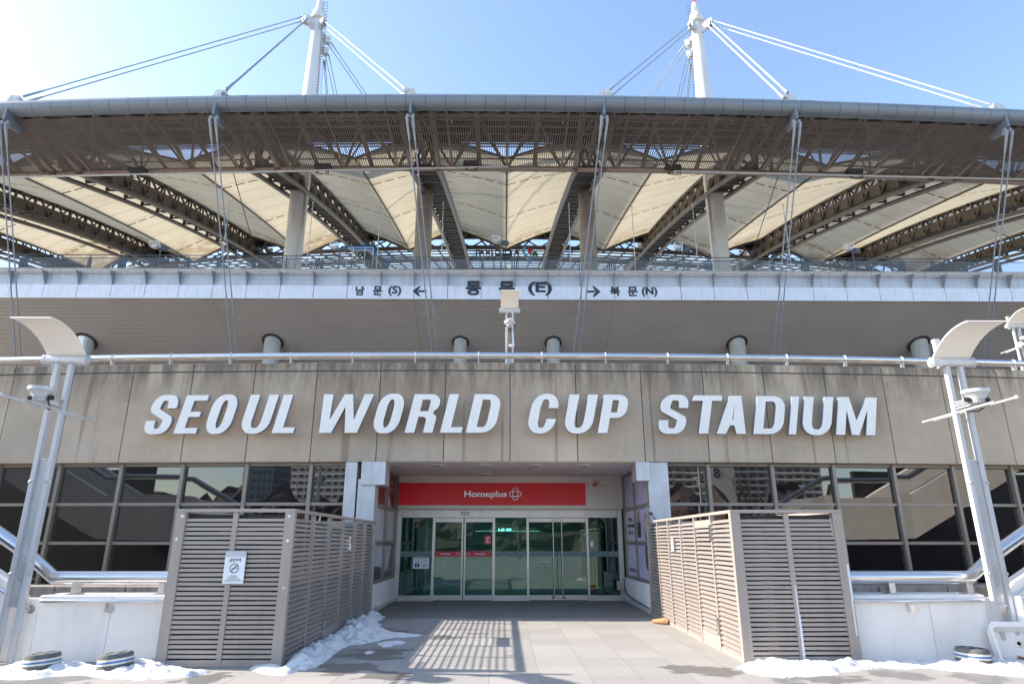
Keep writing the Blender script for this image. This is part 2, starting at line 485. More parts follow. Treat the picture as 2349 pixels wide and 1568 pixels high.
# ------------------------------------------------------------------ mesh builder
class MB:
    def __init__(s):
        s.v, s.f, s.uv = [], [], None
    def add(s, vs, fs):
        o = len(s.v)
        s.v += [Vector(x) for x in vs]
        s.f += [tuple(i + o for i in f) for f in fs]
        return s
    def box(s, c, d, rz=0, M4=None):
        hx, hy, hz = d[0] / 2, d[1] / 2, d[2] / 2
        vs = [Vector((x, y, z)) for x in (-hx, hx) for y in (-hy, hy) for z in (-hz, hz)]
        m = M4 if M4 is not None else Matrix.Translation(Vector(c)) @ Matrix.Rotation(rz, 4, 'Z')
        return s.add([m @ v for v in vs], [(0, 1, 3, 2), (4, 6, 7, 5), (0, 4, 5, 1), (2, 3, 7, 6), (0, 2, 6, 4), (1, 5, 7, 3)])
    def b2(s, x0, x1, y0, y1, z0, z1):
        return s.box(((x0 + x1) / 2, (y0 + y1) / 2, (z0 + z1) / 2), (abs(x1 - x0), abs(y1 - y0), abs(z1 - z0)))
    def bar(s, p, q, w, h, up=(0, 0, 1)):
        p, q = Vector(p), Vector(q)
        d = (q - p)
        L = d.length
        if L < 1e-6:
            return s
        d /= L
        u = Vector(up)
        a = d.cross(u)
        if a.length < 1e-4:
            a = d.cross(Vector((0, 1, 0)))
        a.normalize()
        b = a.cross(d)
        vs = []
        for e in (p, q):
            for (i, j) in ((-1, -1), (1, -1), (1, 1), (-1, 1)):
                vs.append(e + a * (i * w / 2) + b * (j * h / 2))
        return s.add(vs, [(3, 2, 1, 0), (4, 5, 6, 7), (0, 1, 5, 4), (1, 2, 6, 5), (2, 3, 7, 6), (3, 0, 4, 7)])
    def tube(s, pts, r, n=10, cap=True):
        pts = [Vector(p) for p in pts]
        rs = r if isinstance(r, (list, tuple)) else [r] * len(pts)
        base = len(s.v)
        prev = None
        for i, p in enumerate(pts):
            d = (pts[min(i + 1, len(pts) - 1)] - pts[max(i - 1, 0)]).normalized()
            if prev is None:
                a = d.cross(Vector((0, 0, 1)))
                if a.length < 1e-3:
                    a = d.cross(Vector((0, 1, 0)))
            else:
                a = prev - d * prev.dot(d)
            a.normalize()
            prev = a
            b = d.cross(a)
            for k in range(n):
                t = 2 * math.pi * k / n
                s.v.append(p + (a * math.cos(t) + b * math.sin(t)) * rs[i])
        for i in range(len(pts) - 1):
            for k in range(n):
                k2 = (k + 1) % n
                s.f.append((base + i * n + k, base + i * n + k2, base + (i + 1) * n + k2, base + (i + 1) * n + k))
        if cap:
            s.f.append(tuple(base + k for k in range(n))[::-1])
            s.f.append(tuple(base + (len(pts) - 1) * n + k for k in range(n)))
        return s
    def prism(s, poly, frame, d0, d1):
        """poly of 2-D points extruded d0..d1; frame(x, y, d) -> point"""
        n = len(poly)
        vs = [frame(x, y, d0) for x, y in poly] + [frame(x, y, d1) for x, y in poly]
        fs = [tuple(range(n)), tuple(range(2 * n - 1, n - 1, -1))]
        fs += [(i, i + n, (i + 1) % n + n, (i + 1) % n) for i in range(n)]
        return s.add(vs, fs)
    def lathe(s, prof, c=(0, 0, 0), n=20, M4=None):
        m = M4 if M4 is not None else Matrix.Translation(Vector(c))
        base = len(s.v)
        for (r, z) in prof:
            for k in range(n):
                t = 2 * math.pi * k / n
                s.v.append(m @ Vector((r * math.cos(t), r * math.sin(t), z)))
        for i in range(len(prof) - 1):
            for k in range(n):
                k2 = (k + 1) % n
                s.f.append((base + i * n + k, base + i * n + k2, base + (i + 1) * n + k2, base + (i + 1) * n + k))
        s.f.append(tuple(base + k for k in range(n))[::-1])
        s.f.append(tuple(base + (len(prof) - 1) * n + k for k in range(n)))
        return s
    def sphere(s, c, r, n=12):
        prof = [(max(r * math.sin(math.pi * i / n), 1e-4), -r * math.cos(math.pi * i / n)) for i in range(n + 1)]
        return s.lathe(prof, c, n)
    def grid(s, fn, nu, nv):
        base = len(s.v)
        for j in range(nv + 1):
            for i in range(nu + 1):
                s.v.append(Vector(fn(i / nu, j / nv)))
        for j in range(nv):
            for i in range(nu):
                a = base + j * (nu + 1) + i
                s.f.append((a, a + 1, a + nu + 2, a + nu + 1))
        return s
    def build(s, name, m, parent=None, smooth=False, bevel=0.0, origin=None):
        off = Vector((0, 0, 0))
        if origin is not None:
            off = Vector(origin)
        elif parent is not None:
            off = ORG.get(parent.name, Vector((0, 0, 0)))
        me = bpy.data.meshes.new(name)
        me.from_pydata([tuple(v - off) for v in s.v], [], s.f)
        mats = m if isinstance(m, (list, tuple)) else [m]
        for x in mats:
            me.materials.append(x)
        me.update()
        o = bpy.data.objects.new(name, me)
        COL.objects.link(o)
        if parent is not None:
            o.parent = parent
            ORG[o.name] = off
        elif origin is not None:
            o.location = off
            ORG[o.name] = off
        fix_normals(me)
        if smooth:
            smooth_by_angle(me)
        if bevel:
            bv = o.modifiers.new("bevel", 'BEVEL')
            bv.width = bevel
            bv.segments = 2
            bv.limit_method = 'ANGLE'
        return o

ORG = {}
import bmesh
def fix_normals(me):
    bm = bmesh.new()
    bm.from_mesh(me)
    bmesh.ops.recalc_face_normals(bm, faces=bm.faces)
    bm.to_mesh(me)
    bm.free()

def smooth_by_angle(me, ang=R(40)):
    for p in me.polygons:
        p.use_smooth = True
    bm = bmesh.new()
    bm.from_mesh(me)
    for e in bm.edges:
        if len(e.link_faces) == 2 and e.calc_face_angle(0) > ang:
            e.smooth = False
    bm.to_mesh(me)
    bm.free()

def tag(o, label=None, cat=None, group=None, kind=None):
    if label: o['label'] = label
    if cat: o['category'] = cat
    if group: o['group'] = group
    if kind: o['kind'] = kind
    return o

def thing(name, label, cat, loc=(0, 0, 0), group=None):
    o = bpy.data.objects.new(name, None)
    o.empty_display_size = .3
    COL.objects.link(o)
    o.location = loc
    ORG[o.name] = Vector(loc)
    return tag(o, label, cat, group)

def copy_tree(o, parent=None):
    c = o.copy()
    COL.objects.link(c)
    c.parent = parent
    for ch in [x for x in bpy.data.objects if x.parent == o]:
        copy_tree(ch, c)
    return c

_tmp = 0
def text_bm(body, box, frame, d0=0.0, d1=.004, bold=0.0, shear=0.0, ls=1.0):
    """lettering as a mesh, fitted into box=(x0,z0,x1,z1) of a local frame(x, z, d)"""
    cu = bpy.data.curves.new("lettering", 'FONT')
    cu.body = body
    cu.size = 1.0
    cu.align_x = 'CENTER'
    cu.offset = bold
    cu.shear = shear
    cu.extrude = .5
    cu.resolution_u = 3
    cu.space_line = ls
    ob = bpy.data.objects.new("lettering_src", cu)
    me = bpy.data.meshes.new_from_object(ob)
    xs = [v.co.x for v in me.vertices]; ys = [v.co.y for v in me.vertices]
    mb = MB()
    if xs:
        x0, x1, y0, y1 = min(xs), max(xs), min(ys), max(ys)
        vs = []
        for v in me.vertices:
            fx = (v.co.x - x0) / max(x1 - x0, 1e-6); fy = (v.co.y - y0) / max(y1 - y0, 1e-6)
            vs.append(frame(box[0] + fx * (box[2] - box[0]), box[1] + fy * (box[3] - box[1]), d1 if v.co.z > 0 else d0))
        mb.add(vs, [tuple(p.vertices) for p in me.polygons])
    bpy.data.objects.remove(ob); bpy.data.curves.remove(cu); bpy.data.meshes.remove(me)
    return mb

def front(Y):                      # a frame on a plane facing the camera at depth Y
    return lambda x, z, d: Vector((x, Y - d, z))
def ring2(cx, cz, r0, r1, n=28, a0=0, a1=2 * math.pi):
    pts = [(cx + r1 * math.cos(a0 + (a1 - a0) * i / n), cz + r1 * math.sin(a0 + (a1 - a0) * i / n)) for i in range(n + 1)]
    pts += [(cx + r0 * math.cos(a1 - (a1 - a0) * i / n), cz + r0 * math.sin(a1 - (a1 - a0) * i / n)) for i in range(n + 1)]
    return pts
def ring_band(mb, cx, cz, r0, r1, frame, d0, d1, n=24, a0=0, a1=2 * math.pi, sx=1.0, sz=1.0):
    for i in range(n):
        t0 = a0 + (a1 - a0) * i / n; t1 = a0 + (a1 - a0) * (i + 1) / n
        q = [(cx + sx * r0 * math.cos(t0), cz + sz * r0 * math.sin(t0)), (cx + sx * r1 * math.cos(t0), cz + sz * r1 * math.sin(t0)),
             (cx + sx * r1 * math.cos(t1), cz + sz * r1 * math.sin(t1)), (cx + sx * r0 * math.cos(t1), cz + sz * r0 * math.sin(t1))]
        mb.prism(q, frame, d0, d1)
    return mb
def disc2(cx, cz, r, n=20, sx=1, sz=1):
    return [(cx + sx * r * math.cos(2 * math.pi * i / n), cz + sz * r * math.sin(2 * math.pi * i / n)) for i in range(n)]

# ================================================================== setting
X0 = 0.15
def yw(x): return 15.6 + .0034 * (x - X0) ** 2
def ang(x): return math.atan(.0068 * (x - X0))

g = MB()
g.b2(-900, 900, -1500, 15.05, -.5, 0).b2(-900, 900, 22, 1500, -.5, -.02)
tag(g.build("plaza_ground", M['paving']), "pale granite paving of the forecourt in joined square slabs", kind="structure")
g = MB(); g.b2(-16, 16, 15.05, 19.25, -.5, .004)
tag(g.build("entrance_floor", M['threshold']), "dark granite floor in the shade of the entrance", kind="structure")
g = MB()
for i in range(-20, 20):
    xa, xb = i * 1.5, (i + 1) * 1.5
    ya, yb0 = yw(xa) + .35, yw(xb) + .35
    g.add([(xa, ya, 4.9), (xb, yb0, 4.9), (xb, 58, 4.9), (xa, 58, 4.9), (xa, ya, 5.2), (xb, yb0, 5.2), (xb, 58, 5.2), (xa, 58, 5.2)], [(0, 1, 5, 4), (4, 5, 6, 7), (3, 2, 1, 0), (2, 3, 7, 6)])
g.b2(-60, -30.01, 20, 58, 4.9, 5.2).b2(30.01, 60, 20, 58, 4.9, 5.2)
tag(g.build("upper_deck", M['coping']), kind="structure")

# ------------------------------------------------------------------ podium wall
pw = thing("podium_wall", "long stained concrete parapet band over the entrance, in tall precast panels", "wall", (X0, 15.6, 3.41))
seams = [-26.6, -25.03, -23.46, -21.9, -20.33, -18.77, -17.2, -15.65, -14.08, -12.52, -10.94, -9.37, -7.83, -6.25, -4.68, -3.09, -1.47, .13, 1.76, 3.39, 4.96, 6.51, 8.09, 9.63, 11.2, 12.78, 14.36, 15.95, 17.5, 19.07, 20.64, 22.2, 23.77, 25.34, 26.9]
for a, b in zip(seams[:-1], seams[1:]):
    m = MB()
    for z0, z1, dy in ((3.41, 5.63, 0), (5.662, 5.855, -.012)):
        xa, xb = a + .011, b - .011
        ya, yb = yw(xa) + dy, yw(xb) + dy
        m.add([(xa, ya, z0), (xb, yb, z0), (xb, yb + .42, z0), (xa, ya + .42, z0), (xa, ya, z1), (xb, yb, z1), (xb, yb + .42, z1), (xa, ya + .42, z1)],
              [(0, 1, 5, 4), (1, 2, 6, 5), (2, 3, 7, 6), (3, 0, 4, 7), (4, 5, 6, 7), (3, 2, 1, 0)])
    m.build("wall_panel", M['concrete'], pw, bevel=.006)
m = MB()
for a, b in zip(seams[:-1], seams[1:]):
    m.add([(a, yw(a) + .03, 3.44), (b, yw(b) + .03, 3.44), (b, yw(b) + .3, 3.44), (a, yw(a) + .3, 3.44), (a, yw(a) + .03, 5.82), (b, yw(b) + .03, 5.82), (b, yw(b) + .3, 5.82), (a, yw(a) + .3, 5.82)],
          [(0, 1, 5, 4), (4, 5, 6, 7), (3, 2, 1, 0), (2, 3, 7, 6)])
m.build("joint", M['joint'], pw)

# ------------------------------------------------------------------ curtain windows under the band
def window_wall(name, label, xs, loc):
    t = thing(name, label, "windows", loc)
    zs = [.62, 1.544, 2.437, 3.34]
    fr = MB(); off = .28
    for x in xs:
        fr.box((x, yw(x) + off - .03, 1.98), (.085, .13, 2.84), ang(x))
    for a, b in zip(xs[:-1], xs[1:]):
        for z, h in ((.585, .09), (1.544, .07), (2.437, .07), (3.372, .07)):
            fr.bar((a, yw(a) + off - .005, z), (b, yw(b) + off - .005, z), .10, h)
        # blind wall below the sill
        fr.bar((a, yw(a) + off + .05, .27), (b, yw(b) + off + .05, .27), .1, .53)
    fr.build("window_frame", M['mullion'], t)
    k = 0
    for a, b in zip(xs[:-1], xs[1:]):
        for z0, z1 in zip(zs[:-1], zs[1:]):
            k += 1
            ra, rb = random.uniform(-.006, .006), random.uniform(-.006, .006)
            xa, xb = a + .03, b - .03
            g = MB()
            ya, yb = yw(xa) + off + ra, yw(xb) + off + rb
            tz = random.uniform(-.004, .004)
            g.add([(xa, ya, z0 + .02), (xb, yb, z0 + .02), (xb, yb + tz, z1 - .02), (xa, ya + tz, z1 - .02),
                   (xa, ya + .02, z0 + .02), (xb, yb + .02, z0 + .02), (xb, yb + tz + .02, z1 - .02), (xa, ya + tz + .02, z1 - .02)],
                  [(0, 1, 2, 3), (7, 6, 5, 4), (0, 4, 5, 1), (2, 6, 7, 3), (1, 5, 6, 2), (0, 3, 7, 4)])
            g.build("window_pane", M['glass'], t)
    # coping at the foot of the glass
    return t
window_wall("curtain_window", "dark tinted window grid with taupe mullions left of the entrance", [-21.9, -20.33, -18.77, -17.2, -15.65, -14.08, -12.52, -10.94, -9.37, -7.83, -6.25, -4.68, -3.78], (-9.5, 16.1, 0))
window_wall("curtain_window", "dark tinted window grid with taupe mullions right of the entrance", [3.92, 4.96, 6.55, 8.1, 9.64, 11.2, 12.78, 14.36, 15.95, 17.5, 19.07, 20.64, 22.2], (9.5, 16.1, 0))
for sgn, side in ((-1, "left"), (1, "right")):
    t = thing("planter_kerb", "low stained concrete coping at the foot of the windows on the %s" % side, "kerb", (sgn * 9.5, 14.9, 0))
    xs = [sgn * (4.95 + 1.55 * i) for i in range(7)]
    for a, b in zip(xs[:-1], xs[1:]):
        a, b = min(a, b), max(a, b)
        mm = MB(); mm.bar((a + .01, yw(a) - .85, .335), (b - .01, yw(b) - .85, .335), .45, .67)
        mm.build("coping_block", M['coping'], t, bevel=.02)
    for i in range(3):
        pass

# ------------------------------------------------------------------ the big letters
TH, TV = .145, .245
def arc(cx, cy, rx, ry, a0, a1, n=8):
    return [(cx + rx * math.cos(R(a0 + (a1 - a0) * i / n)), cy + ry * math.sin(R(a0 + (a1 - a0) * i / n))) for i in range(n + 1)]
def rrect(x0, y0, x1, y1, rx, ry):
    return arc(x1 - rx, y0 + ry, rx, ry, -90, 0) + arc(x1 - rx, y1 - ry, rx, ry, 0, 90) + arc(x0 + rx, y1 - ry, rx, ry, 90, 180) + arc(x0 + rx, y0 + ry, rx, ry, 180, 270)
def glyph(ch, w):
    """outline loops in letter heights, first the outside, then the holes"""
    if ch == 'E': return [[(0, 0), (w, 0), (w, TH), (TV, TH), (TV, .43), (w * .9, .43), (w * .9, .43 + TH * .95), (TV, .43 + TH * .95), (TV, 1 - TH), (w, 1 - TH), (w, 1), (0, 1)]]
    if ch == 'L': return [[(0, 0), (w, 0), (w, TH), (TV, TH), (TV, 1), (0, 1)]]
    if ch == 'I': return [[(0, 0), (w, 0), (w, 1), (0, 1)]]
    if ch == 'T':
        c = w / 2
        return [[(c - TV / 2, 0), (c + TV / 2, 0), (c + TV / 2, 1 - TH), (w, 1 - TH), (w, 1), (0, 1), (0, 1 - TH), (c - TV / 2, 1 - TH)]]
    if ch == 'O':
        return [rrect(0, -.015, w, 1.015, w * .42, .36), rrect(TV, TH - .01, w - TV, 1 - TH + .01, (w - 2 * TV) * .48, .22)[::-1]]
    if ch == 'D':
        o = [(0, 0)] + [(w * .55, 0)] + arc(w * .55, .33, w * .45, .33, -90, 0) + arc(w * .55, .67, w * .45, .33, 0, 90) + [(0, 1)]
        i = [(TV, TH)] + arc(w * .55, .33, w * .45 - TV, .33 - TH, -90, 0) + arc(w * .55, .67, w * .45 - TV, .33 - TH, 0, 90) + [(TV, 1 - TH)]
        return [o, i[::-1]]
    if ch == 'U':
        rx, ry = w * .45, .36
        o = [(0, 1)] + arc(rx, ry - .015, rx, ry, 180, 270) + arc(w - rx, ry - .015, rx, ry, 270, 360) + [(w, 1), (w - TV, 1)]
        o += arc(w - rx, ry - .01, rx - TV, ry - TH, 360, 270) + arc(rx, ry - .01, rx - TV, ry - TH, 270, 180) + [(TV, 1)]
        return [o]
    if ch == 'C':
        rx, ry = w * .45, .36
        o = [(w, .64)] + arc(w - rx, 1.015 - ry, rx, ry, 0, 90) + arc(rx, 1.015 - ry, rx, ry, 90, 180) + arc(rx, ry - .015, rx, ry, 180, 270) + arc(w - rx, ry - .015, rx, ry, 270, 360) + [(w, .36), (w - TV, .36)]
        ix, iy = rx - TV, ry - TH
        o += arc(w - rx, ry - .01, ix, iy, 360, 270) + arc(rx, ry - .01, ix, iy, 270, 180) + arc(rx, 1.01 - ry, ix, iy, 180, 90) + arc(w - rx, 1.01 - ry, ix, iy, 90, 0) + [(w - TV, .64)]
        return [o]
    if ch == 'P':
        o = [(0, 0), (TV, 0), (TV, .39)] + arc(w * .62, .39 + .24, w * .38, .24, -90, 0) + arc(w * .62, 1 - .24, w * .38, .24, 0, 90) + [(0, 1)]
        i = [(TV, .39 + TH)] + arc(w * .62, .39 + .24, w * .38 - TV, .24 - TH, -90, 0) + arc(w * .62, 1 - .24, w * .38 - TV, .24 - TH, 0, 90) + [(TV, 1 - TH)]
        return [o, i[::-1]]
    if ch == 'R':
        o = [(0, 0), (TV, 0), (TV, .41)] + [(w * .55, .41)] + arc(w - TV - .12, .31, .12, .10, 90, 0) + [(w - TV, 0), (w, 0), (w, .36)] + arc(w - .14, .36, .14, .125, 0, 75) + arc(w - .30, .72, .30, .215, -50, 0) + arc(w * .62, 1 - .24, w * .38, .24, 0, 90) + [(0, 1)]
        i = [(TV, .41 + TH)] + arc(w * .62, .41 + .235, w * .38 - TV, .235 - TH, -90, 0) + arc(w * .62, 1 - .24, w * .38 - TV, .24 - TH, 0, 90) + [(TV, 1 - TH)]
        return [o, i[::-1]]
    if ch == 'A':
        c = w / 2
        o = [(0, 0), (TV * .98, 0), (TV * .98 + .085, .22), (w - TV * .98 - .085, .22), (w - TV * .98, 0), (w, 0), (c + TV * .62, 1), (c - TV * .62, 1)]
        i = [(TV * .98 + .13, .22 + TH), (w - TV * .98 - .13, .22 + TH), (c, .84)]
        return [o, i[::-1]]
    if ch == 'M':
        c = w / 2
        return [[(0, 0), (TV, 0), (TV, .66), (c - .10, 0), (c + .10, 0), (w - TV, .66), (w - TV, 0), (w, 0), (w, 1), (w - TV * 1.15, 1), (c, .38), (TV * 1.15, 1), (0, 1)]]
    if ch == 'W':
        c = w / 2; q = w * .26
        return [[(q - .17, 0), (q + .14, 0), (c, .68), (w - q - .14, 0), (w - q + .17, 0), (w, 1), (w - TV, 1), (w - q, .33), (c + TV * .44, 1), (c - TV * .44, 1), (q, .33), (TV, 1), (0, 1)]]
    if ch == 'S':
        k = TV / TH; W = w / k; t = TH; r = .5 * W - t / 2; ry = .245
        cl = [(W - t / 2, .66)] + arc(W - t / 2 - r * .62, 1.012 - t / 2 - ry * .9, r * .62, ry * .9, 0, 90, 8) + arc(t / 2 + r * .62, 1.012 - t / 2 - ry * .95, r * .62, ry * .95, 90, 205, 9)
        cl += [(W * .5, .5)]
        cl += [(W - x, 1 - y) for x, y in (arc(t / 2 + r * .62, 1.012 - t / 2 - ry * .95, r * .62, ry * .95, 90, 205, 9))[::-1]]
        cl += [(W - x, 1 - y) for x, y in (arc(W - t / 2 - r * .62, 1.012 - t / 2 - ry * .9, r * .62, ry * .9, 0, 90, 8))[::-1]] + [(t / 2, .34)]
        L, Rr = [], []
        for i, (x, y) in enumerate(cl):
            x0, y0 = cl[max(i - 1, 0)]; x1, y1 = cl[min(i + 1, len(cl) - 1)]
            dx, dy = x1 - x0, y1 - y0; d = math.hypot(dx, dy) or 1
            if i in (0, len(cl) - 1): dx, dy, d = 0, (1 if i == 0 else 1), 1
            L.append(((x - dy / d * t / 2) * k, y + dx / d * t / 2)); Rr.append(((x + dy / d * t / 2) * k, y - dx / d * t / 2))
        if True:
            n = len(cl)
            L[-1], Rr[-1] = (0 * k, .34), (t * k, .34)
            L[0], Rr[0] = ((W - t) * k, .66), (W * k, .66)
        return [L + Rr[::-1]]

def letter_mesh(ch, w, h, depth, shear):
    cu = bpy.data.curves.new("letter", 'CURVE'); cu.dimensions = '2D'; cu.fill_mode = 'BOTH'; cu.extrude = depth / 2
    for loop in glyph(ch, w / h):
        sp = cu.splines.new('POLY'); sp.points.add(len(loop) - 1); sp.use_cyclic_u = True
        for p, (x, y) in zip(sp.points, loop):
            p.co = ((x + shear * y) * h, y * h, 0, 1)
    ob = bpy.data.objects.new("letter", cu)
    me = bpy.data.meshes.new_from_object(ob)
    bpy.data.objects.remove(ob); bpy.data.curves.remove(cu)
    return me

ZB = P(1170, 993, 15.36).z; ZT = P(1170, 905, 15.36).z
HL = ZT - ZB
SH = .215
def build_letter(ch, pxa, pxb, word, which):
    dep = .13
    Yl = yw(P((pxa + pxb) / 2, 950, 15.4).x) - .24
    for _ in range(2):
        a = P(pxa, 993, Yl).x; b = P(pxb, 905, Yl).x
        Yl = yw((a + b) / 2) - .24
    if ch == 'T': a = P(pxa, 908, Yl).x - SH * HL * .9
    if ch == 'W': a = P(pxa, 905, Yl).x - SH * HL + .0
    if ch == 'S': a = a + .0
    if ch in 'EL': b = max(P(pxb, 985, Yl).x, b) if ch == 'L' else b
    w = b - a - SH * HL
    if ch == 'L': w = P(pxb, 990, Yl).x - a - .02
    me = letter_mesh(ch, max(w, .15), HL, dep, SH)
    me.materials.append(M['white_letter']); me.materials.append(M['letter_side'])
    for p in me.polygons:
        if abs(p.normal.z) < .5: p.material_index = 1
    o = bpy.data.objects.new("letter", me); COL.objects.link(o)
    th = ang((a + b) / 2)
    o.matrix_world = Matrix.Translation((a, Yl - math.sin(th) * 0 + (a - (a + b) / 2) * math.tan(th), ZB)) @ Matrix.Rotation(th, 4, 'Z') @ Matrix.Rotation(R(90), 4, 'X')
    bv = o.modifiers.new("bevel", 'BEVEL'); bv.width = .006; bv.segments = 1; bv.limit_method = 'ANGLE'; bv.angle_limit = R(60)
    tag(o, "white raised wall letter %s, %s of the word %s" % (ch, which, word), "letter", "white letters on the concrete wall")
words = [("SEOUL", [(327, 420), (400, 484), (467, 556), (548, 643), (625, 677)]),
         ("WORLD", [(745, 860), (851, 934.6), (929, 1015), (1010, 1061), (1068.6, 1153.5)]),
         ("CUP", [(1206, 1286), (1290, 1371), (1370, 1442.5)]),
         ("STADIUM", [(1505.5, 1580.5), (1588, 1655), (1641, 1718), (1724.6, 1800.6), (1805.7, 1830), (1834.6, 1908.6), (1912.4, 2008.5)])]
ordn = ["first letter", "second letter", "third letter", "fourth letter", "fifth letter", "sixth letter", "last letter"]
for wd_, ls in words:
    for i, (ch, (a, b)) in enumerate(zip(wd_, ls)):
        build_letter(ch, a, b, wd_, "last letter" if i == len(wd_) - 1 else ordn[i])

# ------------------------------------------------------------------ deck handrail
hr = thing("deck_handrail", "polished stainless pipe handrail along the top of the concrete wall", "handrail", (X0, 15.9, 5.86))
zr = 6.12
MB().tube([(x, yw(x) + .27, zr) for x in [-26.4 + i * .88 for i in range(61)]], .082, 16).build("rail_pipe", M['inox'], hr, smooth=True)
for a, b in zip(seams[:-1], seams[1:]):
    x = (a + b) / 2; y = yw(x) + .27; th = ang(x)
    m = MB()
    m.box((x, y + .0, 5.95), (.02, .13, .22), th)
    pts = [(x, y + .093 * math.cos(t), zr + .093 * math.sin(t)) for t in [R(-70 + 320 * i / 16) for i in range(17)]]
    m.tube(pts, .011, 6)
    m.build("rail_bracket", M['galv'], hr)

# ------------------------------------------------------------------ entrance
YS = 19.27
XL, XR = P(913, 1250, YS).x, P(1427, 1250, YS).x
ent_z = 3.41
cl = thing("entrance_ceiling", "flat grey panel ceiling over the entrance recess", "ceiling", (X0, 17.4, 3.41))
lines_x = [XL - .3 + i * (XR - XL + .6) / 7 for i in range(8)]
for i in range(7):
    for y0, y1 in ((15.72, 16.6), (16.6, 17.9), (17.9, 19.3)):
        mm = MB(); mm.b2(lines_x[i] + .006, lines_x[i + 1] - .006, y0 + .006, y1 - .006, 3.40, 3.44); mm.build("ceiling_panel", M['ceil'], cl)
MB().b2(-4.4, 4.6, 15.68, 19.6, 3.46, 3.6).build("ceiling_void", M['dark'], cl)
rows = [[(1003, 1067), (1115, 1067), (1227, 1067), (1339, 1067)], [(1019.5, 1086), (1119, 1086), (1220, 1086), (1319, 1086)]]
names = [["leftmost", "left of middle", "right of middle", "rightmost"]] * 2
for ri, row in enumerate(rows):
    for ci, (px, py) in enumerate(row):
        p = G(px, py, 3.4)
        t = thing("ceiling_light", "round white ceiling light in the %s row of the entrance ceiling, %s" % (("front", "back")[ri], names[ri][ci]), "light", (p.x, p.y, 3.4), "round lights in the entrance ceiling")
        MB().lathe([(.17, 3.385), (.17, 3.4), (.10, 3.4), (.10, 3.385)], (p.x, p.y, 0), 24).build("trim_ring", M['sign_white'], t)
        MB().lathe([(.09, 3.392), (.09, 3.398)], (p.x, p.y, 0), 20).build("lamp_glass", M['panel_grey'], t)

def recess(sgn, xin, label):
    """side wall of the recess: plinth and a window grid filled with an advertisement"""
    side = "left" if sgn < 0 else "right"
    t = thing("recess_wall", "low white painted plinth along the %s side of the entrance recess" % side, "wall", (xin, 17.4, 0))
    MB().b2(xin, xin + sgn * .8, 15.62, 19.2, 0, .62).build("plinth", M['plinth'], t, bevel=.015)
    w = thing("display_window", label, "window", (xin + sgn * .12, 17.4, .62))
    xf = xin + sgn * .12
    fr = MB()
    ys = [15.75, 17.55, 19.12]; zs = [.62, 1.54, 2.43, 3.39]
    for y in ys: fr.b2(xf - .04, xf + .06, y - .045, y + .045, .62, 3.395)
    for z in zs[1:-1]: fr.b2(xf - .035, xf + .06, 15.75, 19.12, z - .04, z + .04)
    fr.b2(xf - .035, xf + .06, 15.75, 19.12, .62, .70); fr.b2(xf - .035, xf + .06, 15.75, 19.12, 3.33, 3.395)
    fr.build("window_frame", M['mullion'], w)
    return w, xf, ys, zs
FX = lambda xf, sgn: (lambda y, z, d: Vector((xf - sgn * d, y, z)))
# left: dark cosmetics poster with hanging pearl shapes
w, xf, ys, zs = recess(-1, -3.02, "display window with a dark red and grey advertisement left of the doors")
fr = FX(xf, -1)
def pane(w, xf, sgn, y0, y1, z0, z1, m, name="poster"):
    return MB().b2(xf + sgn * .01, xf + sgn * .03, y0 + .04, y1 - .04, z0 + .035, z1 - .035).build(name, m, w)
for j, mm in ((2, 'poster_red'), (1, 'poster_pale'), (0, 'poster_and_stair_shade')):
    for i in range(2):
        pane(w, xf, -1, ys[i], ys[i + 1], zs[j], zs[j + 1], M[mm])
ov = MB(); ov.prism([(17.7, .78), (17.62, 1.48), (18.9, 1.48), (18.55, .95)], fr, -.006, -.004)
ov.prism([(15.9, 1.05), (16.2, 1.5), (17.5, 1.5), (17.5, .95)], fr, -.006, -.004)
ov.prism([(17.62, 2.5), (17.62, 3.05), (18.5, 2.5)], fr, -.006, -.004)
ov.build("poster", M['poster_pale'], w)
ov = MB()
ov.prism([(15.82, 1.6), (15.82, 2.38), (16.5, 2.38), (16.45, 1.6)], fr, -.006, -.004)
ov.build("poster", M['poster_and_stair_shade'], w)
ov = MB()
for y, z0, z1 in ((16.75, 1.62, 2.36), (17.05, 1.62, 2.30), (17.3, 1.1, 1.47), (17.05, 1.05, 1.47), (18.55, 1.62, 2.2), (18.0, 1.62, 1.95), (18.1, 1.02, 1.47), (18.6, 1.15, 1.47)):
    ov.prism([(y - .04, z0), (y + .04, z0), (y + .04, z1), (y - .04, z1)], fr, -.010, -.007)
    ov.prism(disc2(y, z0 + .02, .065), fr, -.0115, -.0105); ov.prism(disc2(y, (z0 + z1) / 2, .055), fr, -.0115, -.0105)
ov.build("poster_motif", M['poster_cream'], w)
tx = text_bm("피어오르다", (17.75, 3.08, 18.85, 3.2), fr, -.010, -.007)
tx.v += []; tx.build("lettering", M['pink_ink'], w)
text_bm("아름다운 빛", (17.75, 2.88, 18.85, 3.0), fr, -.010, -.007).build("lettering", M['pink_ink'], w)
text_bm("인피니트 에센스", (17.7, .80, 18.95, .92), fr, -.010, -.007).build("lettering", M['pink_ink'], w)
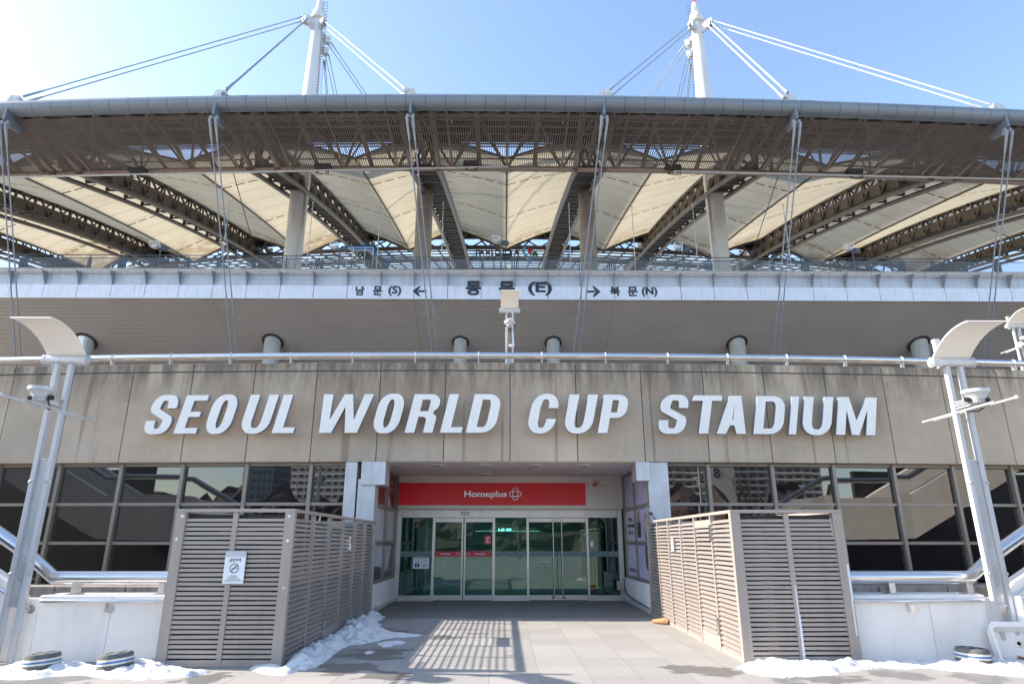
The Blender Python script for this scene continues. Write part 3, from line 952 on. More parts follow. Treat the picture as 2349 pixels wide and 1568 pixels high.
# right: lilac cosmetics poster
w, xf, ys, zs = recess(1, 3.34, "display window with a lilac advertisement showing a bottle and jar")
fr = FX(xf, 1)
for j, mm in ((2, 'lilac'), (1, 'lilac2'), (0, 'lilac2')):
    for i in range(2):
        pane(w, xf, 1, ys[i], ys[i + 1], zs[j], zs[j + 1], M[mm if i == 1 else 'lilac'])
ov = MB(); ov.prism([(17.05, 1.68), (17.42, 1.68), (17.45, 2.05), (17.02, 2.05)], fr, -.006, -.003); ov.prism(disc2(16.45, 1.25, .34, 24, .55, 1.0), fr, -.0062, -.0032)
ov.prism(disc2(16.4, 1.92, .35, 24, .62, .95), fr, -.0064, -.0034)
ov.build("poster_motif", M['plum'], w)
ov = MB(); ov.prism([(17.13, 2.05), (17.34, 2.05), (17.34, 2.32), (17.13, 2.32)], fr, -.004, .0); ov.prism(disc2(16.4, 1.95, .29, 24, .62, .95), fr, -.004, .0)
ring_band(ov, 16.45, 1.25, .31, .335, fr, -.004, 0, 24, sx=.55)
ov.prism(disc2(16.45, 1.28, .09, 12, .55), fr, -.0035, 0.0005)
ov.build("poster_motif", M['gold'], w)
ov = MB(); ov.prism(disc2(16.4, 1.96, .225, 24, .62, .95), fr, -.002, .003); ov.build("poster_motif", M['pearl'], w)
# writing runs from the near side to the far side when read from inside the recess: mirror the local y
frm = lambda y, z, d: fr(36.67 - y, z, d)
text_bm("피부의 새로움", (18.0, 2.1, 18.6, 2.2), frm, -.004, 0).build("lettering", M['ink'], w)
text_bm("더한 피부빛으로 완성하다", (17.85, 1.94, 18.85, 2.03), frm, -.004, 0).build("lettering", M['ink'], w)
text_bm("래디언스 크림", (18.0, 1.76, 18.6, 1.85), frm, -.004, 0).build("lettering", M['ink'], w)
text_bm("더 퓨어리얼 크림 미스트", (17.85, .80, 18.9, .89), frm, -.004, 0).build("lettering", M['ink'], w)

# steel columns either side of the recess
t = thing("steel_column", "pale sheet steel clad column with a boxed head left of the entrance", "column", (-3.5, 15.75, 0))
MB().b2(-3.80, -3.52, 15.66, 16.1, 0, 3.40).build("cladding", M['galv'], t, bevel=.006)
MB().b2(-3.47, -3.06, 15.64, 16.1, 0, 3.0).build("cladding", M['galv'], t, bevel=.006)
MB().b2(-3.40, -2.83, 15.58, 16.2, 2.86, 3.402).build("duct_head", M['galv'], t, bevel=.006)
t = thing("steel_column", "pale sheet steel clad column with a boxed head right of the entrance", "column", (3.6, 15.75, 0))
MB().b2(3.43, 3.92, 15.66, 16.1, 0, 3.40).build("cladding", M['galv'], t, bevel=.006)
MB().b2(3.14, 3.46, 15.58, 16.2, 2.96, 3.402).build("duct_head", M['galv'], t, bevel=.006)

# shop sign above the doors
sg = thing("shop_sign", "red shop sign panel with mirror lettering on grey cladding above the doors", "sign", (X0, 19.1, 2.8))
YF = 19.0
zt, zb = 3.392, P(1170, 1166.5, YF).z
MB().b2(P(913, 1130, YF).x, P(1427, 1130, YF).x, YF, YF + .25, zb, zt).build("sign_board", M['panel_grey'], sg, bevel=.005)
MB().b2(P(914.5, 1130, YF).x, P(1343, 1130, YF).x, YF - .025, YF - .004, P(1170, 1158, YF).z, P(1170, 1107, YF).z).build("red_panel", M['red'], sg, bevel=.004)
YL = YF - .03
f = front(YL)
a, b = P(1065, 1139.5, YL), P(1163, 1125.5, YL)
text_bm("Homeplus", (a.x, P(1100, 1143.6, YL).z, b.x, b.z + .005), f, 0, .02, bold=.03).build("lettering", M['chrome_letter'], sg)
c = P(1182, 1132.2, YL); s_ = (P(1196.5, 1132, YL).x - P(1167.7, 1132, YL).x) / 2
def loops(mb, cx, cz, s, f, d0, d1, t=.13):
    hw = s * .46; r = hw
    for rot in (0, 1):
        fr_ = (lambda x, z, d: f(cx + x, cz + z, d)) if rot == 0 else (lambda x, z, d: f(cx + z, cz + x, d + .0015))
        L = s - r
        n = 14
        ring_band(mb, 0, L, r - t * s, r, fr_, d0, d1, n, 0, math.pi)
        ring_band(mb, 0, -L, r - t * s, r, fr_, d0, d1, n, math.pi, 2 * math.pi)
        for sg_ in (-1, 1):
            mb.prism([(sg_ * (r - t * s), -L), (sg_ * r, -L), (sg_ * r, L), (sg_ * (r - t * s), L)], fr_, d0, d1)
    return mb
loops(MB(), c.x, c.z, s_, f, 0, .02).build("emblem", M['chrome_letter'], sg)
YL = YF - .003; f = front(YL)
c = P(1367, 1108, YL)
for k, (mm, a0, ln) in enumerate((('red_film', 100, .085), ('yellow', 150, .085), ('red_film', 205, .08), ('green', 250, .06), ('yellow', 60, .06), ('red_film', 275, .085), ('swoosh', 25, .12), ('swoosh', -35, .06))):
    m = MB(); e = (c.x - .02 + ln * math.cos(R(a0)), c.z + ln * math.sin(R(a0)))
    m.prism(disc2(e[0], e[1], .024), f, .001 + k * .0004, .003 + k * .0004)
    dx, dz = -math.sin(R(a0)) * .013, math.cos(R(a0)) * .013
    m.prism([(c.x - .02 + dx, c.z + dz), (c.x - .02 - dx, c.z - dz), (e[0] - dx, e[1] - dz), (e[0] + dx, e[1] + dz)], f, .001 + k * .0004, .003 + k * .0004)
    m.build("small_emblem", M[mm], sg)
a, b = P(1374.5, 1113, YL), P(1391, 1110.5, YL)
text_bm("world cup mall", (a.x, a.z, b.x, b.z), f, 0, .003).build("lettering", M['ink'], sg)

# glass screen with sliding and swing doors
sc = thing("entrance_screen", "steel framed green glass screen with sliding and swing doors in the entrance", "door", (X0, YS, 0))
zx = lambda x, y=510: P(860.2 + x * .2686, 1049.5 + y * .2686, YS).x
zz = lambda y, x=1160: P(860.2 + x * .2686, 1049.5 + y * .2686, YS).z
ztop, ztr, zbot = zz(437), zz(510), .0
fr = MB()
fr.b2(zx(232), zx(2065), YS - .04, YS + .12, ztr, ztop + .02)
fr.build("transom", M['brushed'], sc, bevel=.004)
for a, b in ((498, 520), (1005, 1027), (1293, 1313), (1797, 1816)):
    fr = MB().b2(zx(a), zx(b), YS - .07, YS + .08, 0, ztr - .002)
    if a > 1200: fr.b2(zx(a) + .002, zx(b) - .002, YS - .075, YS - .042, ztr - .002, ztop + .02)
    fr.build("door_post", M['brushed'], sc, bevel=.004)
for a, b in ((192, 230), (2067, 2105)): MB().b2(zx(a), zx(b), YS - .05, YS + .12, 0, ztop + .02).build("side_jamb", M['brushed'], sc, bevel=.004)
zb0, zb1 = zz(843), zz(797)
def fixed(a, b):
    x0, x1 = zx(a), zx(b)
    MB().b2(x0, x1, YS, YS + .012, .14, ztr).build("glass_pane", M['door_glass'], sc)
    o = MB().b2(x0, x1, YS - .02, YS + .06, 0, .13).b2(x0, x1, YS - .03, YS + .06, .13, .145).build("base_rail", M['brushed'], sc)
    m = MB().b2(x0, x1, YS - .006, YS - .003, zb0, zb1); m.build("frosted_band", M['frost'], sc)
    m = MB(); n = int((x1 - x0) / .17)
    for i in range(n):
        loops(m, x0 + .1 + i * (x1 - x0 - .12) / max(n, 1), (zb0 + zb1) / 2 + (.03 if i % 2 else -.03), .034, front(YS - .0065), .001, .0018)
    m.build("band_motif", M['ink'], sc)
for a, b in ((230, 498), (1027, 1293), (1816, 2067)): fixed(a, b)
def door(a, b, kind, hside):
    x0, x1 = zx(a), zx(b); yd = YS - .015 if kind == 's' else YS
    d = bpy.data.objects.new("sliding_door" if kind == 's' else "swing_door", None); COL.objects.link(d); d.parent = sc; ORG[d.name] = ORG[sc.name]
    MB().b2(x0, x1, yd, yd + .045, 0.02, .15).build("bottom_rail", M['brushed'], d, bevel=.003)
    MB().b2(x0, x1, yd, yd + .045, ztr - .125, ztr - .01).build("top_rail", M['brushed'], d, bevel=.003)
    if kind == 's':
        e = x1 if hside > 0 else x0
        MB().b2(min(e, e - hside * .045), max(e, e - hside * .045), yd - .01, yd + .05, .15, ztr - .12).build("stile", M['brushed'], d, bevel=.003)
    MB().b2(x0 + .004, x1 - .004, yd + .014, yd + .026, .15, ztr - .12).build("glass_pane", M['door_glass'], d)
    if kind == 's':
        MB().b2(x0 + .004, x1 - (.05 if hside > 0 else 0) - .004, yd + .008, yd + .011, zb0, zb1).build("red_band", M['red_film'], d) if hside > 0 else MB().b2(x0 + .05, x1 - .004, yd + .008, yd + .011, zb0, zb1).build("red_band", M['red_film'], d)
        f = front(yd + .006); zc = (zb0 + zb1) / 2
        hx = zx(567), zx(632)
        if hside < 0: hx = zx(857), zx(925)
        text_bm("Homeplus", (hx[0], zc - .028, hx[1], zc + .028), f, 0, .002, bold=.03).build("lettering", M['white_ink'], d)
        loops(MB(), hx[1] + .032, zc, .034, f, 0, .002, .2).build("emblem", M['white_ink'], d)
        ax = zx(710) if hside > 0 else zx(806)
        m = MB(); s = -1 if hside > 0 else 1
        for q in (1, -1):
            m.prism([(ax + s * .02, zc), (ax - s * .02, zc + q * .035), (ax - s * .008, zc + q * .035), (ax + s * .032, zc)], f, 0, .002)
        bx = zx(732) if hside > 0 else zx(784)
        for x_ in (-.018, .018): m.prism([(bx + x_ - .002, zc - .04), (bx + x_ + .002, zc - .04), (bx + x_ + .002, zc + .04), (bx + x_ - .002, zc + .04)], f, 0, .002)
        for z_ in (-.04, .04): m.prism([(bx - .018, zc + z_ - .002), (bx + .018, zc + z_ - .002), (bx + .018, zc + z_ + .002), (bx - .018, zc + z_ + .002)], f, 0, .002)
        for k in range(3): m.prism([(bx - .007, zc - .025 + k * .02), (bx + .007, zc - .025 + k * .02), (bx + .007, zc - .012 + k * .02), (bx - .007, zc - .012 + k * .02)], f, 0, .002)
        m.build("arrow", M['white_ink'], d)
    else:
        hx = zx(1518) if hside > 0 else zx(1590)
        MB().tube([(hx, yd - .07, .07), (hx, yd - .07, ztr - .05)], .019, 12).tube([(hx, yd - .07, .4), (hx, yd + .01, .4)], .01, 8).tube([(hx, yd - .07, 1.8), (hx, yd + .01, 1.8)], .01, 8).build("door_handle", M['inox'], d, smooth=True)
        MB().lathe([(.028, 0), (.028, .012)], n=16, M4=Matrix.Translation((hx + hside * -.045, yd - .012, .085)) @ Matrix.Rotation(R(-90), 4, 'X')).build("lock", M['lens'], d)
        MB().b2(x0 + .01, x1 - .01, yd + .008, yd + .011, zb0, zb1).build("frosted_band", M['frost'], d)
        m = MB()
        text = text_bm("Homeplus", (x0 + (.25 if hside > 0 else .3), (zb0 + zb1) / 2 - .025, x0 + (.55 if hside > 0 else .6), (zb0 + zb1) / 2 + .025), front(yd + .006), 0, .002)
        text.build("lettering", M['ink_grey'], d)
        for i in (0, 1, 4): loops(m, x0 + .1 + i * .17, (zb0 + zb1) / 2 + (.03 if i % 2 else -.03), .034, front(yd + .0065), .0, .0012)
        m.build("band_motif", M['ink'], d)
door(520, 757, 's', 1); door(766, 1005, 's', -1); door(1313, 1551, 'w', 1); door(1554, 1797, 'w', -1)
m = MB(); m.b2(zx(735), zx(800), YS - .075, YS - .045, zz(487), zz(463)); m = m.build("door_sensor", M['lens'], sc)
MB().b2(zx(740), zx(796), YS - .08, YS - .0755, zz(484), zz(466)).build("sensor_face", M['white_ink'], m)

# stickers and notices on the glass
def sticker(name, label, a, b, y0, y1, m, off=.012):
    t = thing(name, label, "sticker", ((zx(a) + zx(b)) / 2, YS - off, (zz(y0) + zz(y1)) / 2))
    MB().b2(zx(a), zx(b), YS - off - .003, YS - off, zz(y1), zz(y0)).build("backing", m, t)
    return t, front(YS - off - .0035)
t, f = sticker("rescue_sticker", "red AED sticker with a white heart on the right sliding door", 937, 992, 663, 738, M['red_film'], .02)
cx, cz = zx(964), zz(687)
m = MB(); m.prism(disc2(cx - .022, cz + .012, .026), f, 0, .002); m.prism(disc2(cx + .022, cz + .012, .026), f, 0, .0022)
m.prism([(cx - .045, cz + .005), (cx, cz - .055), (cx + .045, cz + .005)], f, 0, .0024); m.b2(cx + .05, cx + .075, YS - .0255, YS - .0235, cz + .045, cz + .053); m.b2(cx + .0585, cx + .0665, YS - .0262, YS - .0235, cz + .036, cz + .062)
m.build("heart", M['white_ink'], t)
m = MB(); m.prism([(cx - .005, cz + .025), (cx + .008, cz + .025), (cx + .002, cz + .0), (cx + .012, cz + .0), (cx - .008, cz - .04), (cx - .002, cz - .008), (cx - .014, cz - .008)], f, .0026, .004); m.build("flash", M['red_film'], t)
text_bm("AED", (cx - .065, zz(722), cx + .065, zz(706)), f, 0, .002, bold=.03).build("lettering", M['white_ink'], t)
text_bm("자동심장충격기", (cx - .06, zz(730), cx + .06, zz(725)), f, 0, .002).build("lettering", M['white_ink'], t)
def hours(a, b, y0, y1, label):
    t = thing("hours_sticker", label, "sticker", ((zx(a) + zx(b)) / 2, YS - .02, zz((y0 + y1) / 2)))
    f = front(YS - .02); x0, x1, z0, z1 = zx(a), zx(b), zz(y1), zz(y0)
    m = MB(); w_ = .006
    m.b2(x0, x1, YS - .022, YS - .02, z0, z0 + w_).b2(x0, x1, YS - .022, YS - .02, z1 - w_, z1).b2(x0, x0 + w_, YS - .022, YS - .02, z0 + w_, z1 - w_).b2(x1 - w_, x1, YS - .022, YS - .02, z0 + w_, z1 - w_)
    m.b2(x0 + .03, x1 - .03, YS - .022, YS - .02, z0 + (z1 - z0) * .42, z0 + (z1 - z0) * .44)
    m.build("border", M['white_ink'], t)
    xm = (x0 + x1) / 2; h = z1 - z0
    text_bm("영업시간 안내", (xm - .085, z0 + h * .76, xm + .085, z0 + h * .9), f, 0, .002).build("lettering", M['white_ink'], t)
    text_bm("10:00 - 23:00", (xm - .125, z0 + h * .5, xm + .125, z0 + h * .67), f, 0, .002, bold=.015).build("lettering", M['white_ink'], t)
    for k in range(4):
        m = MB()
        q = x0 + (x1 - x0) * (.2 + .2 * k)
        ring_band(m, q, z0 + h * .24, .016, .02, f, 0, .002, 8); m.prism([(q - .01, z0 + h * .2), (q + .012, z0 + h * .2), (q + .012, z0 + h * .22), (q - .01, z0 + h * .22)], f, 0, .002)
        m.build("pictogram", M['pink_ink'], t)
hours(568, 683, 852, 926, "opening hours sticker 10:00 to 23:00 on the left sliding door")
hours(1380, 1495, 850, 923, "opening hours sticker 10:00 to 23:00 on the left swing door")
t = thing("service_sticker", "faint outlined pictogram sticker above the red band on the right sliding door", "sticker", (zx(816), YS - .02, zz(763)))
m = MB(); x0, x1, z0, z1 = zx(780), zx(853), zz(787), zz(740)
m.b2(x0, x1, YS - .022, YS - .02, z0, z0 + .004).b2(x0, x1, YS - .022, YS - .02, z1 - .004, z1).b2(x0, x0 + .004, YS - .022, YS - .02, z0 + .004, z1 - .004).b2(x1 - .004, x1, YS - .022, YS - .02, z0 + .004, z1 - .004)
for k in range(3): ring_band(m, x0 + (x1 - x0) * (.25 + .25 * k), z0 + .045, .018, .022, front(YS - .02), 0, .002, 12)
m.build("border", M['ink_grey'], t)
for (a, b, title, lab, k) in ((342, 410, "마스크 착용", "white mask notice with two figures on the left fixed pane", 0), (412, 476, "주차장 24시간", "white text notice beside the mask notice on the left fixed pane", 1)):
    t, f = sticker("paper_notice", lab, a, b, 845, 945, M['sign_white'], .006)
    x0, x1, z0, z1 = zx(a), zx(b), zz(945), zz(845); h = z1 - z0; wd2 = x1 - x0
    m = MB(); m.b2(x0, x1, YS - .0115, YS - .0095, z1 - h * .16, z1); m.build("header", M['sign_grey'], t)
    text_bm(title, (x0 + wd2 * .25, z0 + h * .66, x0 + wd2 * .75, z0 + h * .74), f, 0, .002, bold=.02).build("lettering", M['ink'], t)
    text_bm("매장 이용시 반드시\n착용해 주시기 바랍니다", (x0 + wd2 * .15, z0 + h * .52, x0 + wd2 * .85, z0 + h * .61), f, 0, .002).build("lettering", M['ink_grey'], t)
    m = MB()
    if k == 0:
        for q in (-.035, .035):
            m.prism(disc2(x0 + wd2 / 2 + q, z0 + h * .40, .026), f, 0, .002); m.prism([(x0 + wd2 / 2 + q - .035, z0 + h * .14), (x0 + wd2 / 2 + q + .032, z0 + h * .14), (x0 + wd2 / 2 + q + .025, z0 + h * .33), (x0 + wd2 / 2 + q - .025, z0 + h * .33)], f, 0, .002)
    else:
        for q in range(4): m.prism([(x0 + wd2 * .15, z0 + h * (.15 + .07 * q)), (x0 + wd2 * (.8 - .1 * (q % 2)), z0 + h * (.15 + .07 * q)), (x0 + wd2 * (.8 - .1 * (q % 2)), z0 + h * (.17 + .07 * q)), (x0 + wd2 * .15, z0 + h * (.17 + .07 * q))], f, 0, .002)
    m.build("figures", M['ink'], t)
t = thing("door_bell_box", "small white call box on the post beside the right fixed pane", "call box", (zx(1840), YS - .08, zz(738)))
MB().b2(zx(1826), zx(1854), YS - .10, YS - .01, zz(760), zz(711)).build("case", M['sign_white'], t, bevel=.006)
MB().tube([(zx(1858), YS - .06, zz(742)), (zx(1858), YS - .06, zz(700))], .006, 6).build("antenna", M['sign_white'], t)
t = thing("junction_box", "beige electrical junction box at the corner right of the doors", "junction box", (3.3, 19.0, .9))
q0, q1 = P(860.2 + 2067 * .2686, 1049.5 + 1127 * .2686, 19.0), P(860.2 + 2123 * .2686, 1049.5 + 1047 * .2686, 19.0)
MB().b2(q0.x, q1.x, 18.9, 19.02, q0.z, q1.z).build("case", M['beige_box'], t, bevel=.008)
MB().b2((q0.x + q1.x) / 2 - .004, (q0.x + q1.x) / 2 + .004, 18.894, 18.899, q0.z, q1.z).build("seam", M['coping'], t)
t = thing("conduit", "grey cable conduit running along the foot of the right recess plinth", "conduit", (3.3, 17.5, .1))
xin = 3.34
MB().tube([(xin - .03, 18.95, .60), (xin - .03, 18.9, .35), (xin - .04, 18.6, .22), (xin - .04, 17.6, .17), (xin - .04, 16.6, .15), (xin - .04, 15.75, .12)], .022, 8).build("cable", M['ink_grey'], t, smooth=True)
MB().tube([(xin - .05, 19.1, .10), (xin - .05, 15.7, .10), (xin - .05, 15.62, .10), (xin + .2, 15.58, .10)], .026, 8).build("pipe", M['galv'], t, smooth=True)
t = thing("conduit", "grey pipe running along the foot of the left recess plinth", "conduit", (-3.0, 17.5, .1))
MB().tube([(-2.97, 19.1, .10), (-2.97, 15.65, .10), (-3.2, 15.6, .10)], .026, 8).build("pipe", M['galv'], t, smooth=True)

# shop interior seen through the glass
it = MB()
it.b2(-6, 6.4, 28.0, 28.2, 0, 3.2).b2(-6.2, -6, 19.4, 28.2, 0, 3.2).b2(6.4, 6.6, 19.4, 28.2, 0, 3.2).b2(-6, -3.05, 19.42, 19.5, 0, 3.3).b2(3.38, 6.4, 19.42, 19.5, 0, 3.3)
tag(it.build("interior_wall", M['interior']), kind="structure")
tag(MB().b2(-6.2, 6.6, 19.32, 28.2, -.1, .006).build("interior_floor", M['interior_floor']), kind="structure")
tag(MB().b2(-6.2, 6.6, 19.4, 28.2, 3.2, 3.3).build("interior_ceiling", M['interior']), kind="structure")
tag(MB().b2(-2.95, -2.3, 19.9, 20.3, 0.006, 3.19).b2(-2.55, -2.28, 19.5, 19.8, .006, 2.15).build("interior_pillar", M['teal']), "teal pillar inside the glass at the left end of the screen", "pillar")
tag(MB().b2(2.85, 3.35, 19.7, 19.8, 0.006, 2.5).build("interior_door", M['maroon']), "dark maroon door leaf inside the glass at the right end", "door")
for i, (x, y) in enumerate(((-1.2, 22), (.6, 23.5), (1.6, 22.6), (2.2, 24.5), (0.1, 26), (-2.6, 25))):
    t = thing("shop_light", "lit ceiling light panel inside the shop, %s" % ("far left", "middle", "near right", "far right", "deep middle", "deep left")[i], "light", (x, y, 3.15), "lit ceiling panels inside the shop")
    MB().b2(x - .5, x + .5, y - .12, y + .12, 3.17, 3.195).build("diffuser", M['lit_panel'], t)
    MB().b2(x - .55, x + .55, y - .16, y + .16, 3.196, 3.2).build("tray", M['interior'], t)
t = thing("lit_shop_sign", "small lit lettering hanging inside the shop behind the middle pane", "sign", (.2, 23.0, 2.4))
YI = 23.0
q0, q1 = P(860.2 + 1055 * .2686, 1049.5 + 622 * .2686, YI), P(860.2 + 1165 * .2686, 1049.5 + 602 * .2686, YI)
text_bm("LG", (q0.x, q0.z, q0.x + .2, q1.z), front(YI), 0, .01, bold=.02).build("lettering", M['lit_sign'], t)
text_bm("WHISEN", (q0.x + .25, q0.z, q1.x, q1.z), front(YI), 0, .01, bold=.03, shear=.25).build("lettering", M['lit_sign'], t)
text_bm("ThinQ", (q1.x + .02, q0.z + .08, q1.x + .22, q1.z), front(YI), 0, .01).build("lettering", M['lit_sign'], t)
MB().b2(P(860 + 855 * .2686, 1215, YI).x, P(860 + 1405 * .2686, 1215, YI).x, YI + .1, YI + .2, q0.z - .015, q0.z).build("light_bar", M['lit_bar'], t)
t = thing("wet_floor_sign", "yellow folding floor sign standing inside the middle pane", "floor sign", (.1, 20.4, 0.006))
x0, x1 = P(860.2 + 1108 * .2686, 1340, 20.4).x, P(860.2 + 1165 * .2686, 1340, 20.4).x
for s in (0, 1):
    m = MB(); y0 = 20.25 + s * .35
    m.add([(x0 - .03, y0, .006), (x1 + .03, y0, .006), (x1 - .03, 20.4 + s * .03, .66), (x0 + .03, 20.4 + s * .03, .66), (x0 - .03, y0 + .02, .006), (x1 + .03, y0 + .02, .006), (x1 - .03, 20.42 + s * .03, .66), (x0 + .03, 20.42 + s * .03, .66)],
          [(0, 1, 2, 3), (4, 5, 6, 7), (0, 4, 5, 1), (2, 6, 7, 3), (1, 5, 6, 2), (0, 3, 7, 4)])
    m.build("leaf", M['yellow'], t)
t = thing("fire_extinguisher", "red fire extinguisher on the floor inside the right fixed pane", "extinguisher", (2.6, 20.0, 0.006))
MB().lathe([(.075, .02), (.08, .05), (.08, .36), (.05, .43), (.025, .46)], (2.62, 20.0, 0), 16).build("cylinder", M['ext_red'], t, smooth=True)
MB().tube([(2.62, 20, .45), (2.62, 20, .5), (2.54, 19.97, .5), (2.5, 19.95, .35), (2.52, 19.93, .15)], .012, 8).build("hose", M['lens'], t)
for i, (x, y) in enumerate(((1.0, 22.2), (1.55, 22.6), (2.1, 22.2))):
    t = thing("shopping_cart", "green shopping cart inside the shop, %s of three" % ("left", "middle", "right")[i], "cart", (x, y, 0.006), "green carts inside the shop")
    m = MB(); m.add([(x - .2, y - .3, .5), (x + .2, y - .3, .5), (x + .2, y + .3, .5), (x - .2, y + .3, .5), (x - .26, y - .4, .9), (x + .26, y - .4, .9), (x + .26, y + .4, .95), (x - .26, y + .4, .95)], [(0, 1, 2, 3), (0, 4, 5, 1), (1, 5, 6, 2), (2, 6, 7, 3), (3, 7, 4, 0)])
    m.build("basket", M['green'], t)
    m = MB()
    for sx in (-.2, .2):
        m.tube([(x + sx, y - .35, .08), (x + sx, y + .35, .12), (x + sx, y + .4, 1.0)], .012, 6)
        for yy in (-.32, .32): m.lathe([(.05, -.012), (.05, .012)], n=10, M4=Matrix.Translation((x + sx, y + yy, .056)) @ Matrix.Rotation(R(90), 4, 'Y'))
    m.tube([(x - .2, y + .4, 1.0), (x + .2, y + .4, 1.0)], .014, 6); m.build("frame", M['ink_grey'], t)

# ------------------------------------------------------------------ louvred plant enclosures
def slats_x(x0, x1, y, z0, z1, pitch=.0605, dep=.045, sgn=-1):
    m = MB(); n = round((z1 - z0) / pitch); pitch = (z1 - z0) / n
    for i in range(n):
        z = z0 + pitch * (i + .4) + random.uniform(-.0015, .0015); j = random.uniform(-.002, .002)
        m.bar((x0, y - sgn * dep / 2 * 0, z + j), (x1, y, z - j), dep, .006, (0, sgn * .36, 1))
        m.bar((x0, y + sgn * dep * .46, z - .012 + j), (x1, y + sgn * dep * .46, z - .012 - j), .005, .040)
    return m
def slats_y(x, y0, y1, z0, z1, sgn, pitch=.068, dep=.060):
    m = MB(); n = round((z1 - z0) / pitch); pitch = (z1 - z0) / n
    for i in range(n):
        z = z0 + pitch * (i + .4) + random.uniform(-.0015, .0015); j = random.uniform(-.003, .003)
        m.bar((x, y0, z + j), (x, y1, z - j), dep, .006, (sgn * .78, 0, 1))
        m.bar((x + sgn * dep * .40, y0, z - .022 + j), (x + sgn * dep * .40, y1, z - .022 - j), .004, .010)
    return m
def enclosure(label, x0, x1, y0, y1, H, inner, loc):
    """inner = +1 when the face toward the walkway is the x1 side"""
    t = thing("louver_enclosure", label, "louvred box", loc)
    zb, zt = .05, H - .06
    xm = (x0 + x1) / 2
    def post(xa, xb, ya, yb, name="corner_post", m='louver_post', h=H): MB().b2(xa, xb, ya, yb, 0.0, h).build(name, M[m], t, bevel=.004)
    post(x0, x0 + .14, y0, y0 + .09); post(x1 - .14, x1, y0, y0 + .09)
    post(xm - .035, xm + .035, y0 + .004, y0 + .06, "mullion", h=H - .005)
    post(x0, x0 + .09, y1 - .08, y1); post(x1 - .09, x1, y1 - .08, y1)
    tr = MB(); tr.b2(x0, x1, y0 - .004, y0 + .095, H, H + .045).b2(x0, x0 + .08, y0 + .095, y1, H, H + .045).b2(x1 - .08, x1, y0 + .095, y1, H, H + .045).b2(x0 + .08, x1 - .08, y1 - .08, y1, H, H + .045)
    tr.b2(x0 + .14, x1 - .14, y0 + .01, y0 + .06, 0, .055)
    tr.build("top_rail", M['louver_post'], t, bevel=.004)
    for a, b in ((x0 + .14, xm - .035), (xm + .035, x1 - .14)):
        slats_x(a, b, y0 + .045, zb, zt).build("louver_panel", M['louver'], t)
    n = 6; ys = [y0 + .09 + (y1 - y0 - .17) * i / n for i in range(n + 1)]
    for side, xf in ((inner, x1 - .04 if inner > 0 else x0 + .04),):
        for i in range(n):
            isdoor = (side == inner and i == (1 if inner < 0 else 2))
            p = slats_y(xf, ys[i] + .03, ys[i + 1] - .03, zb + (.16 if isdoor else 0), zt - (.12 if isdoor else 0), side).build("louver_door" if isdoor else "louver_panel", M['louver'], t)
            if isdoor:
                MB().b2(xf - .02, xf + .02, ys[i] + .03, ys[i + 1] - .03, .06, .2).build("kick_plate", M['louver_post'], p)
                MB().b2(xf - .02, xf + .02, ys[i] + .03, ys[i + 1] - .03, zt - .12, zt).build("head_plate", M['louver_post'], p)
                for zz_ in (.35, 1.72): MB().b2(xf + side * .035, xf + side * .05, ys[i] - .03, ys[i] + .03, zz_ - .12, zz_ + .12).build("hinge", M['inox'], p)
        for i in range(1, n):
            MB().b2(xf - .03, xf + .03, ys[i] - .025, ys[i] + .025, 0.0, H - .002).build("mullion", M['louver_post'], t)
        MB().b2(xf - .02, xf + .02, ys[0], ys[-1], 0, .055).build("base_rail", M['louver_post'], t)
    # plant inside
    m = MB(); nn = 4
    for i in range(nn):
        ya = y0 + .5 + i * (y1 - y0 - .7) / nn
        m.b2(x0 + .35, x1 - .4, ya, ya + 1.0, .08, .98)
    m.build("condenser", M['acbody'], t)
    xo_ = x0 + .03 if inner > 0 else x1 - .03
    MB().b2(x0 + .1, x1 - .1, y0 + .12, y0 + .14, .06, H - .03).b2(xo_ - .015, xo_ + .015, y0 + .1, y1 - .09, .01, H - .01).b2(x0 + .1, x1 - .1, y1 - .07, y1 - .05, .06, H - .03).build("backing_sheet", M['acbody'], t)
    return t
LX0, LX1, LY0 = -4.63, -2.96, 9.47
LBOX = enclosure("taupe louvred enclosure carrying the no smoking sign, left of the entrance walk", LX0, LX1, LY0, 15.55, 1.985, 1, (-3.8, 12.5, 0))
RX0, RX1, RY0 = 3.28, 4.91, 9.66
RBOX = enclosure("taupe louvred enclosure right of the entrance walk with bare metal patches on its edges", RX0, RX1, RY0, 15.5, 1.985, -1, (4.1, 12.5, 0))
# bare paint patches on the right box posts
for x, z0, z1, w_ in (((RX0 + RX1) / 2 + .018, .02, .62, .03), ((RX0 + RX1) / 2 + .01, .62, 1.0, .018), (RX1 - .03, .35, .8, .022), (RX1 - .022, .8, 1.28, .03)):
    MB().b2(x - w_ / 2, x + w_ / 2, RY0 + (-.003 if x > RX1 - .1 else .001), RY0 + (-.0005 if x > RX1 - .1 else .0035), z0, z1).build("bare_patch", M['fascia'], RBOX)
for x, z, w_ in ((LX0 + .09, 1.93, .05), (LX1 - .08, 1.93, .05), (LX0 + .055, 1.62, .045), (LX1 - .07, 1.60, .05), (LX1 - .06, .98, .03)):
    MB().prism([(x + w_ * .5 * math.cos(R(a)) * (1 + .35 * math.sin(a * 3.1)), z + w_ * .45 * math.sin(R(a))) for a in range(0, 360, 40)], front(LY0 - .0006), 0, .002).build("paper_remnant", M['white_ink'], LBOX)
t = thing("flag_holder", "white tube flag holder leaning over the top of the right louvred enclosure", "flag holder", (3.38, 15.2, 2.03))
MB().tube([(3.45, 15.15, 2.03), (3.3, 15.0, 2.2)], .026, 10).build("tube", M['alu'], t, smooth=True)
MB().tube([(3.30, 15.0, 2.2), (3.22, 14.92, 2.29)], .014, 8).build("tip", M['alu'], t)
